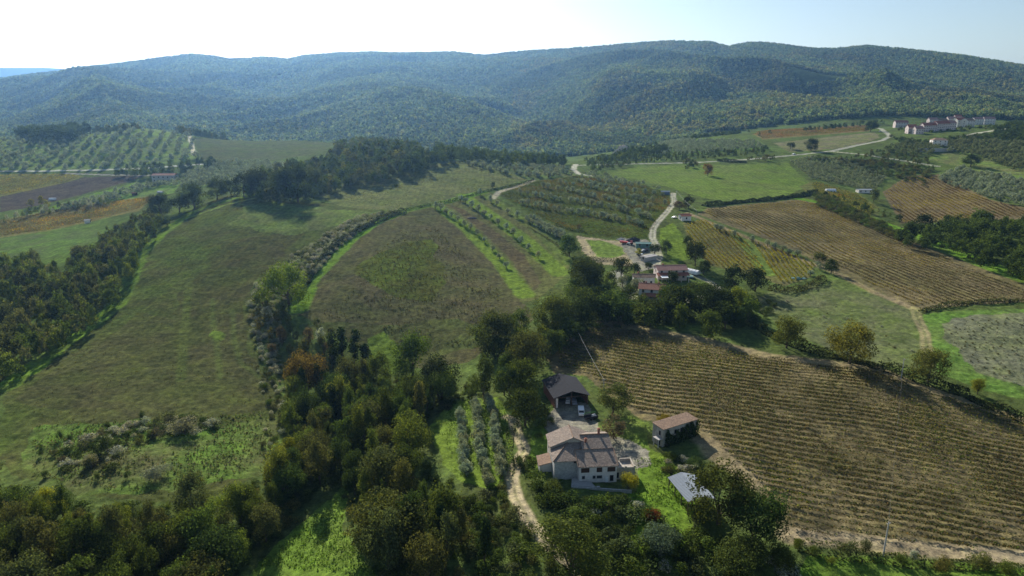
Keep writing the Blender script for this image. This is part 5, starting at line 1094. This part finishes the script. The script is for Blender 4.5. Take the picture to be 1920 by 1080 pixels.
# the flat-roofed ruin -----------------------------------------------------
rz_ = float(H(50, 188)); R_ = empty('old_farm_building', (45.1, 185.0, rz_), radians(30), 'old two-storey building with rusty flat roof and ivy on its shaded wall', 'building')
d_ = (0, 13.7, 0, 4.6); w = MB(); w.prism([(0, 0, -4), (13.7, 0, -4), (13.7, 4.6, -4), (0, 4.6, -4)], [(0, 0, 5.6), (13.7, 0, 5.6), (13.7, 4.6, 5.9), (0, 4.6, 5.9)]); w.build('wall', M['old_wall'], R_)
r = MB(); r.slab([(-.25, -.25, 5.78), (13.95, -.25, 5.78), (13.95, 4.85, 6.08), (-.25, 4.85, 6.08)], .17); r.build('roof', M['tile_orange'], R_)
for u in (2.2, 4.9, 7.3, 9.6, 11.9): win(R_, 'S', u, 3.1, .9, 1.4, d_, depthm='dark', frame='stone')
win(R_, 'W', 1.4, 3.2, .8, 1.5, d_, depthm='dark', frame='stone')
p = MB(); p.box(-1.6, .1, 2.35, -.05, 2.6, 2.6); p.build('balcony', M['concrete'], R_)
p = MB(); p.box(-1.5, .2, -1, -1.25, .45, 2.35); p.box(-1.5, 2.2, -1, -1.25, 2.45, 2.35); p.build('post', M['concrete'], R_)
win(R_, 'W', 1.5, 0, 1.2, 2.1, d_, 'door', depthm='dark', frame='stone')
rs = np.random.default_rng(4); n = 5200; u = rs.uniform(.8, 14.2, n); top = 1.2 + 3.6 * fbm(u / 2.2, u * 0 + 3, 8, 2) + np.where(u > 10.5, 1.6, 0) + 1.2 * (vnoise(u * 1.3, u * 0, 4) > .6)
z_ = rs.uniform(-3, 1, n) * .0 + rs.random(n) ** .8 * (top + 2.5) - 2.5; C = np.c_[u, -.12 - rs.random(n) * (.35 + .9 * np.clip((top - z_) / 5, 0, 1)), z_]; V, Fq = leafquads(C, np.c_[rs.normal(size=n) * .5, -np.ones(n), rs.normal(size=n) * .6], .32 * rs.uniform(.6, 1.4, n), rs)
link('ivy', mesh_np('ivy', V, Fq, [M['leafv']], col=np.repeat(palette(n, [IV, MD], [3, 1], rs), 4, 0)), R_)

# the metal shelter --------------------------------------------------------
sz = float(H(47, 158)); S_ = empty('metal_shelter', (46.6, 157.6, sz), radians(12), 'open pole shelter with pale corrugated metal gable roof by the big oak', 'shelter')
r = MB(); r.slab([(-3.8, -6, 3.3), (0, -6, 4.4), (0, 6, 4.4), (-3.8, 6, 3.3)], .06); r.slab([(0, -6, 4.4), (3.8, -6, 3.3), (3.8, 6, 3.3), (0, 6, 4.4)], .06)
for i in range(-11, 12): yy = i * .52; r.prism([(-3.8, yy - .05, 3.3), (0, yy - .05, 4.4), (0, yy + .05, 4.4), (-3.8, yy + .05, 3.3)], [(-3.8, yy - .03, 3.36), (0, yy - .03, 4.46), (0, yy + .03, 4.46), (-3.8, yy + .03, 3.36)])
r.build('roof', M['sheet_metal'], S_)
for x in (-3.5, 3.5):
    for y in (-5.6, -1.9, 1.9, 5.6): p = MB(); p.box(x - .09, y - .09, -1, x + .09, y + .09, 3.35); p.build('post', M['wood'], S_)
for x in (-3.5, 3.5): p = MB(); p.box(x - .06, -5.8, 3.08, x + .06, 5.8, 3.24); p.build('beam', M['wood'], S_)

# power poles and cables ---------------------------------------------------
def pole(px, py, h, label, r=.13, arm=1.2):
    x, y, z = g(px, py); o = empty('power_pole', (x, y, z), .3, label, 'power pole'); p = MB(); p.tube((0, 0, -1), (0, 0, h), r * 1.3, r * .8, 8); p.build('shaft', M['pole'], o)
    p = MB(); p.box(-arm / 2, -.05, h - .5, arm / 2, .05, h - .38); p.tube((-arm / 2, 0, h - .38), (-arm / 2, 0, h - .2), .05, .05); p.tube((arm / 2, 0, h - .38), (arm / 2, 0, h - .2), .05, .05); p.build('crossarm', M['pole'], o); return (x, y, z + h)
P1 = pole(1656, 1042, 9.0, 'tall pale concrete power pole below the sandy track', .16); P2 = pole(1689, 712, 8.0, 'thin power pole on the rim of the big vineyard'); P3 = pole(1131, 740, 6, 'thin pole behind the willow'); P4 = pole(1076, 640, 8, 'thin pole in the oak belt above the barn')
P5 = pole(1304, 418, 9, 'power pole beside the small red-roofed hut'); P6 = pole(1267, 376, 8, 'power pole at the bend of the hamlet track')
pole(1483, 283, 8, 'power pole in the far fallow field'); pole(1175, 418, 7, 'thin wooden post among the terraces', .1)
def cable(a, b, label, sag=1.2, r=.03):
    p = MB(); a = np.array(a); b = np.array(b); L = [a + (b - a) * t - np.array([0, 0, sag * 4 * t * (1 - t)]) for t in np.linspace(0, 1, 15)]
    for i in range(14): p.tube(L[i], L[i + 1], r, r, 4)
    tag(p.build('power_cable', M['wire']), label, 'cable')
cable(P4, P3, 'cable hanging from the oak belt down to the willow', .8, .035); cable(P2, P1, 'long cable crossing the big vineyard', 2.5, .006); cable(P6, P5, 'cable between the hamlet track and the red-roofed hut', 1, .03)

# the hamlet ---------------------------------------------------------------
def house(px, py, L, W, Hh, rh, rz, wallm, roofm, label, name='house', wins=3, storeys=1, shut=False, chim=1, dy=0, group=None, hip=0., cat='house', balcony=False):
    x, y, z = g(px, py); y += dy; z = float(H(x, y)); o = empty(name, (x, y, z), radians(rz), label, cat, group); d = gable(o, L, W, Hh, rh, wallm, roofm, .45, hip=hip)
    for s in range(storeys):
        for i in range(wins):
            for sd in 'SN': win(o, sd, (i - (wins - 1) / 2) * L / wins, .9 + s * (Hh / storeys), .95, 1.25, d, shutter=shut)
        win(o, 'W', 0, .9 + s * Hh / storeys, .9, 1.2, d); win(o, 'E', 0, .9 + s * Hh / storeys, .9, 1.2, d)
    if balcony: p = MB(); p.box(-L / 2, -W / 2 - 1.3, Hh * .5, L / 2, -W / 2 - .01, Hh * .5 + .15); p.box(-L / 2, -W / 2 - 1.3, Hh * .5 + .15, L / 2, -W / 2 - 1.2, Hh * .5 + 1.1); p.build('balcony', M['plaster'], o)
    for c in range(chim): chimney(o, (-.25 + .5 * c) * L, 1.0, Hh + rh * .7, .9, r=.35)
    return o
o = house(1256, 520, 16, 9, 5.2, 1.6, 4, 'pinkwall', 'tile_pink', 'house with pink tiled roof, the higher of the two hamlet houses', storeys=2, wins=4, chim=1)
p = MB(); p.slab([(-9, -8, 2.9), (8.4, -8, 2.9), (8.4, -4.6, 3.9), (-9, -4.6, 3.9)], .15); tag(p.build('porch_roof', M['tile_red'], o), 'darker red porch roof')
for u in (-8.6, -4, 0, 4, 8): p = MB(); p.box(u - .15, -7.8, -2, u + .15, -7.5, 2.8); p.build('porch_post', M['pinkwall'], o)
p = MB(); p.slab([(-7.8, -11.2, 2.7), (-4.0, -11.2, 2.7), (-4.0, -8.2, 3.0), (-7.8, -8.2, 3.0)], .08); p.box(-7.7, -11.1, -2, -7.6, -11, 2.6); p.box(-4.2, -11.1, -2, -4.1, -11, 2.6); p.build('awning', M['white'], o)
o = house(1222, 556, 12.5, 9.5, 5, 1.7, -14, 'creamwall', 'tile_brown', 'house with brown tiled roof and veranda, the lower of the two hamlet houses', storeys=2, wins=3, chim=2)
p = MB(); p.slab([(-4.6, -9.3, 2.5), (5.4, -9.3, 2.5), (5.4, -5, 3.2), (-4.6, -5, 3.2)], .14); tag(p.build('veranda_roof', M['tile_red'], o))
for u in (-4.4, 0, 5.2): p = MB(); p.box(u - .13, -9.2, -2, u + .13, -8.95, 2.4); p.build('veranda_post', M['wood'], o)
house(1206, 532, 11, 5.5, 4.3, 1.0, -3, 'creamwall', 'tile_orange', 'long low annex with pale orange roof behind the brown-roofed house', name='annex', wins=3, chim=1, cat='annex')
house(1283.5, 412, 7, 6, 3.2, 1.1, 12, 'creamwall', 'tile_red', 'small hut with a bright red roof beside the power pole', name='hut', wins=1, chim=0, cat='hut')
house(1247, 364, 7, 4, 2.4, .5, 0, 'blue', 'blue', 'small blue sheet-metal shed at the top of the hamlet track', name='tool_shed', wins=0, chim=0, cat='shed')
house(1206, 463, 9, 4, 2.5, .4, -8, 'teal', 'teal', 'teal sheet-metal shed in the works yard', name='works_shed', wins=2, chim=0, cat='shed')
house(1310, 336, 10, 6, 3.5, 1.2, 10, 'stone', 'tile_brown', 'far stone barn in the olives of the west plots', name='x', cat='x') if False else None
x, y, z = g(1264, 409); car(x, y, radians(20), 'parked_car', 'white', 'white car parked next to the small red-roofed hut')
x, y, z = g(1170, 457); t = empty('farm_trailer', (x, y, z), radians(-15), 'red farm trailer in the works yard', 'trailer')
q = MB(); q.prism([(-2.4, -1, .7), (2.4, -1, .7), (2.4, 1, .7), (-2.4, 1, .7)], [(-2.7, -1.2, 1.9), (2.6, -1.2, 1.5), (2.6, 1.2, 1.5), (-2.7, 1.2, 1.9)]); q.tube((2.4, 0, .7), (4, 0, .6), .07, .05); q.build('tub', M['red'], t)
for sx in (-.6, .7):
    for s in (-1, 1): q = MB(); q.tube((sx, s * .85, .42), (sx, s * 1.15, .42), .42, .42, 12); q.build('wheel', M['tyre'], t)
x, y, z = g(1182, 459); t = empty('tractor', (x, y, z), radians(160), 'dark red tractor with white bonnet beside the red trailer', 'tractor')
q = MB(); q.prism([(.1, -.4, .7), (2.1, -.35, .7), (2.1, .35, .7), (.1, .4, .7)], [(.1, -.4, 1.5), (2.0, -.3, 1.35), (2.0, .3, 1.35), (.1, .4, 1.5)]); q.build('bonnet', M['white'], t)
q = MB(); q.box(-1.2, -.6, .8, .1, .6, 1.4); q.box(-1.15, -.55, 1.4, -1.05, .55, 2.4); q.box(-1.2, -.6, 2.4, .2, .6, 2.5); q.tube((.1, -.5, 1.4), (.1, -.5, 2.4), .04, .04); q.tube((.1, .5, 1.4), (.1, .5, 2.4), .04, .04); q.build('cab', M['red'], t)
for sx, rr in ((-.8, .75), (1.6, .45)):
    for s in (-1, 1): q = MB(); q.tube((sx, s * .6, rr), (sx, s * .95, rr), rr, rr, 14); q.build('wheel', M['tyre'], t)
def mound(px, py, r, h, m, name, label, cat, ry=None, rz=0):
    x, y, z = g(px, py); n = 22; rs = np.random.default_rng(int(px)); ry = ry or r; V = [(0, 0, h)]; F_ = []; rings = 7
    for k in range(1, rings + 1):
        for i in range(n): a = 2 * pi * i / n; q = k / rings; V.append((r * q * cos(a) * (1 + .12 * rs.normal() * (k > 2)), ry * q * sin(a) * (1 + .1 * rs.normal() * (k > 2)), h * (1 - q ** 1.6) * (1 + .12 * rs.normal()) - (.5 if k == rings else 0)))
    for i in range(n): F_.append((0, 1 + i, 1 + (i + 1) % n))
    for k in range(rings - 1):
        for i in range(n): j = (i + 1) % n; F_.append((1 + k * n + i, 1 + (k + 1) * n + i, 1 + (k + 1) * n + j, 1 + k * n + j))
    me = bpy.data.meshes.new(name); me.from_pydata(V, [], F_); me.materials.append(M[m]); return tag(link(name, me, loc=(x, y, z), rz=rz), label, cat)
mound(1188, 451, 5, 2.0, 'darkpile', 'gravel_heap', 'heap of dark gravel behind the teal shed', 'heap', 3)
mound(1164, 449, 3, .8, 'greystone', 'rubble_heap', 'low pale rubble heap at the edge of the works yard', 'heap', 2)
house(1216, 487, 9, 4.2, 2.3, .3, 35, 'greystone', 'concrete', 'low shed with pale grey roof between the works yard and the pink house', name='low_shed', wins=0, chim=0, cat='shed')
for k, (px, py, mm, lb) in enumerate([(1205, 472, 'grey_paint', 'grey car below the teal shed'), (1212, 470, 'sheet_dark', 'dark car below the teal shed'), (1199, 478, 'white', 'white car by the lime-yellow tree'), (1218, 463, 'grey_paint', 'grey car on the gravel east of the teal shed')]):
    x, y, z = g(px, py); car(x, y, radians(30 + 55 * k), 'parked_car', mm, lb)
def tunnel(px, py, L, r, rz, m, name, label, cat, sc=1.):
    x, y, z = g(px, py); o = empty(name, (x, y, z), radians(rz), label, cat); A = np.linspace(0, pi, 13); q = MB()
    for i in range(12): a, b = A[i], A[i + 1]; q.poly([(-L/2, r*cos(a), r*sin(a)*sc), (L/2, r*cos(a), r*sin(a)*sc), (L/2, r*cos(b), r*sin(b)*sc), (-L/2, r*cos(b), r*sin(b)*sc)])
    q.poly([(-L/2, r*cos(a), r*sin(a)*sc) for a in A[::-1]]); q.poly([(L/2, r*cos(a), r*sin(a)*sc) for a in A]); q.build('cover', M[m], o)
    q = MB()
    for xx in np.linspace(-L/2, L/2, 5):
        for i in range(12): a, b = A[i], A[i+1]; q.tube((xx, (r+.03)*cos(a), (r+.03)*sin(a)*sc), (xx, (r+.03)*cos(b), (r+.03)*sin(b)*sc), .04, .04, 4)
    q.build('hoop', M['pole'], o)
tunnel(1299, 512, 8, 2.2, -50, 'white', 'polytunnel', 'white plastic tunnel east of the pink house', 'polytunnel')
tunnel(1287, 519, 7, 2.4, -10, 'teal', 'pool_cover', 'teal arched cover beside the white tunnel', 'pool cover', .35)
tunnel(1557, 359, 9, 2.6, 0, 'white', 'polytunnel', 'white tunnel at the foot of the young olives', 'polytunnel'); tunnel(1563, 360, 5, 2.2, 0, 'white', 'polytunnel', 'short white tunnel beside the longer one under the young olives', 'polytunnel') if False else None
house(1620, 361, 14, 6, 3, .5, 0, 'creamwall', 'sheet_metal', 'long shed with pale metal roof at the corner of the orange vineyard', name='farm_shed', wins=3, chim=0, cat='shed')
tunnel(301, 362, 5, 2, 0, 'white', 'polytunnel', 'small white tunnel in the kitchen plots', 'polytunnel'); tunnel(99, 375, 6, 2.2, 10, 'white', 'polytunnel', 'white tunnel among the golden poplars', 'polytunnel')
house(253, 366, 4, 3, 2.4, .5, 0, 'wood', 'tile_brown', 'tiny dark hut in the kitchen plots', name='garden_hut', wins=0, chim=0, cat='hut'); house(165, 418, 4, 3, 2.6, .4, 10, 'creamwall', 'concrete', 'tiny pale hut standing in the ochre vineyard', name='vineyard_hut', wins=0, chim=0, cat='hut')
house(311, 340, 24, 11, 7, 1.6, 3, 'greystone', 'tile_brown', 'long stone farmhouse among the western olives', wins=5, storeys=2, chim=1)
house(286, 233, 22, 9, 5, 1.5, 0, 'stone', 'tile_brown', 'low farmhouse on the crest of the olive hill', wins=4, chim=1)
house(1263, 362, 6, 4, 3, .8, 0, 'plaster', 'tile_brown', 'x') if False else None
# olive nets (green) and compost heap details
q = MB(); x, y, z = g(1497, 521)
t = mound(1497, 522, 5, .8, 'teal', 'net_heap', 'green harvest nets heaped at the corner of the golden vines', 'nets', 2.2)
mound(885, 409, 4, .7, 'darkpile', 'ash_heap', 'dark heap on the strip between the two olive lines', 'heap', 2.2)
# the hilltop village --------------------------------------------------------
VG_ = [  # px, py of the foot, length, depth, wall height, roof, rotation, wall, roof material, storeys, look
 (1688,239,20.0,11,7.6,3.0,-6,'pinkwall','tile_red',3,'white-balconied block with red roof, westmost of the hilltop village'),
 (1707,250,10.4,10,7.2,3.2,-4,'pinkwall','tile_red',2,'lower pink house in front of the westmost village block'),
 (1720,251,10.1,10,5.8,3.2,2,'pinkwall','tile_pink',2,'pink-roofed house beside the lower pink house'),
 (1733,247,9.2,11,7.6,3.2,3,'pinkwall','tile_red',3,'first house of the stepped village terrace from the west'),
 (1745,246,9.2,11,7.3,3.2,6,'pinkwall','tile_red',3,'second house of the stepped village terrace from the west'),
 (1757,245,9.2,11,8.7,3.2,9,'pinkwall','tile_red',3,'third house of the stepped village terrace from the west'),
 (1769,244,9.2,11,8.3,3.2,3,'pinkwall','tile_red',3,'fourth house of the stepped village terrace from the west'),
 (1781,243,9.2,11,8.0,3.2,6,'pinkwall','tile_pink',3,'fifth house of the stepped village terrace from the west'),
 (1747,234,14.4,10,8.2,3.0,0,'pinkwall','tile_pink',2,'pink-roofed house behind the west half of the terrace'),
 (1765,234,14.4,10,6.8,3.0,-8,'pinkwall','tile_orange',2,'orange-roofed house behind the middle of the terrace'),
 (1782,232,13.6,10,8.2,3.0,-4,'pinkwall','tile_pink',2,'pink-roofed house behind the east end of the terrace'),
 (1797,238,14.4,12,9.2,3.0,10,'creamwall','tile_red',3,'tall house with red roof just east of the terrace'),
 (1813,238,14.4,12,8.2,3.0,23,'plaster','tile_orange',3,'tall house with orange roof and pale gable in the village middle'),
 (1794,228,11.2,9,7.8,3.0,-1,'pinkwall','tile_red',2,'small red-roofed house at the back of the village'),
 (1831,233,17.6,11,8.0,3.0,7,'creamwall','tile_pink',3,'long pale house, second from the east end of the village'),
 (1852,233,17.6,11,8.7,3.0,-7,'creamwall','tile_pink',3,'long pale house at the east end of the village')]
for px, py, L, W, h, rh, rz, wm, rm, stt, lb in VG_: house(px, py, L * 1.12, W, h + 1.6, rh + .5, rz, wm, rm, lb, name='village_house', wins=max(3, int(L / 4)), storeys=stt, chim=1, group='houses of the hilltop village', balcony=L > 12)
o = house(1759, 272, 17, 12, 6.5, 2.4, -12, 'creamwall', 'tile_orange', 'square villa with pale orange hipped roof below the village', name='villa', wins=3, storeys=2, chim=1, hip=5, cat='villa')
x, y, z = g(1757, 282); q = MB()
for i in range(16):
    a = radians(195 + i * 10); b = radians(205 + i * 10); R1, R2 = 26, 9
    q.prism([(R1*cos(a), R2*sin(a), -6), (R1*cos(b), R2*sin(b), -6), (R1*.97*cos(b), R2*.95*sin(b), -6), (R1*.97*cos(a), R2*.95*sin(a), -6)], [(R1*cos(a), R2*sin(a), 2.2), (R1*cos(b), R2*sin(b), 2.2), (R1*.97*cos(b), R2*.95*sin(b), 2.2), (R1*.97*cos(a), R2*.95*sin(a), 2.2)])
ob = q.build('garden_wall', M['greystone']); ob.location = (x, y, z + 1); tag(ob, 'curved grey stone wall holding up the villa garden', 'wall')
x, y, z = g(1650, 247); car(x, y, radians(30), 'parked_car', 'white', 'white car on the bend where the road enters the village')
x, y, z = g(1488, 290); car(x, y, radians(5), 'parked_car', 'white', 'white car driving on the road past the young olives')
# pale landslip scar in the wood above the valley road
mound(1168, 288, 14, 11, 'sandstone', 'sandstone_scar', 'pale sandstone scar in the wood above the valley road', 'rock outcrop', 6) if 'sandstone' in M else None
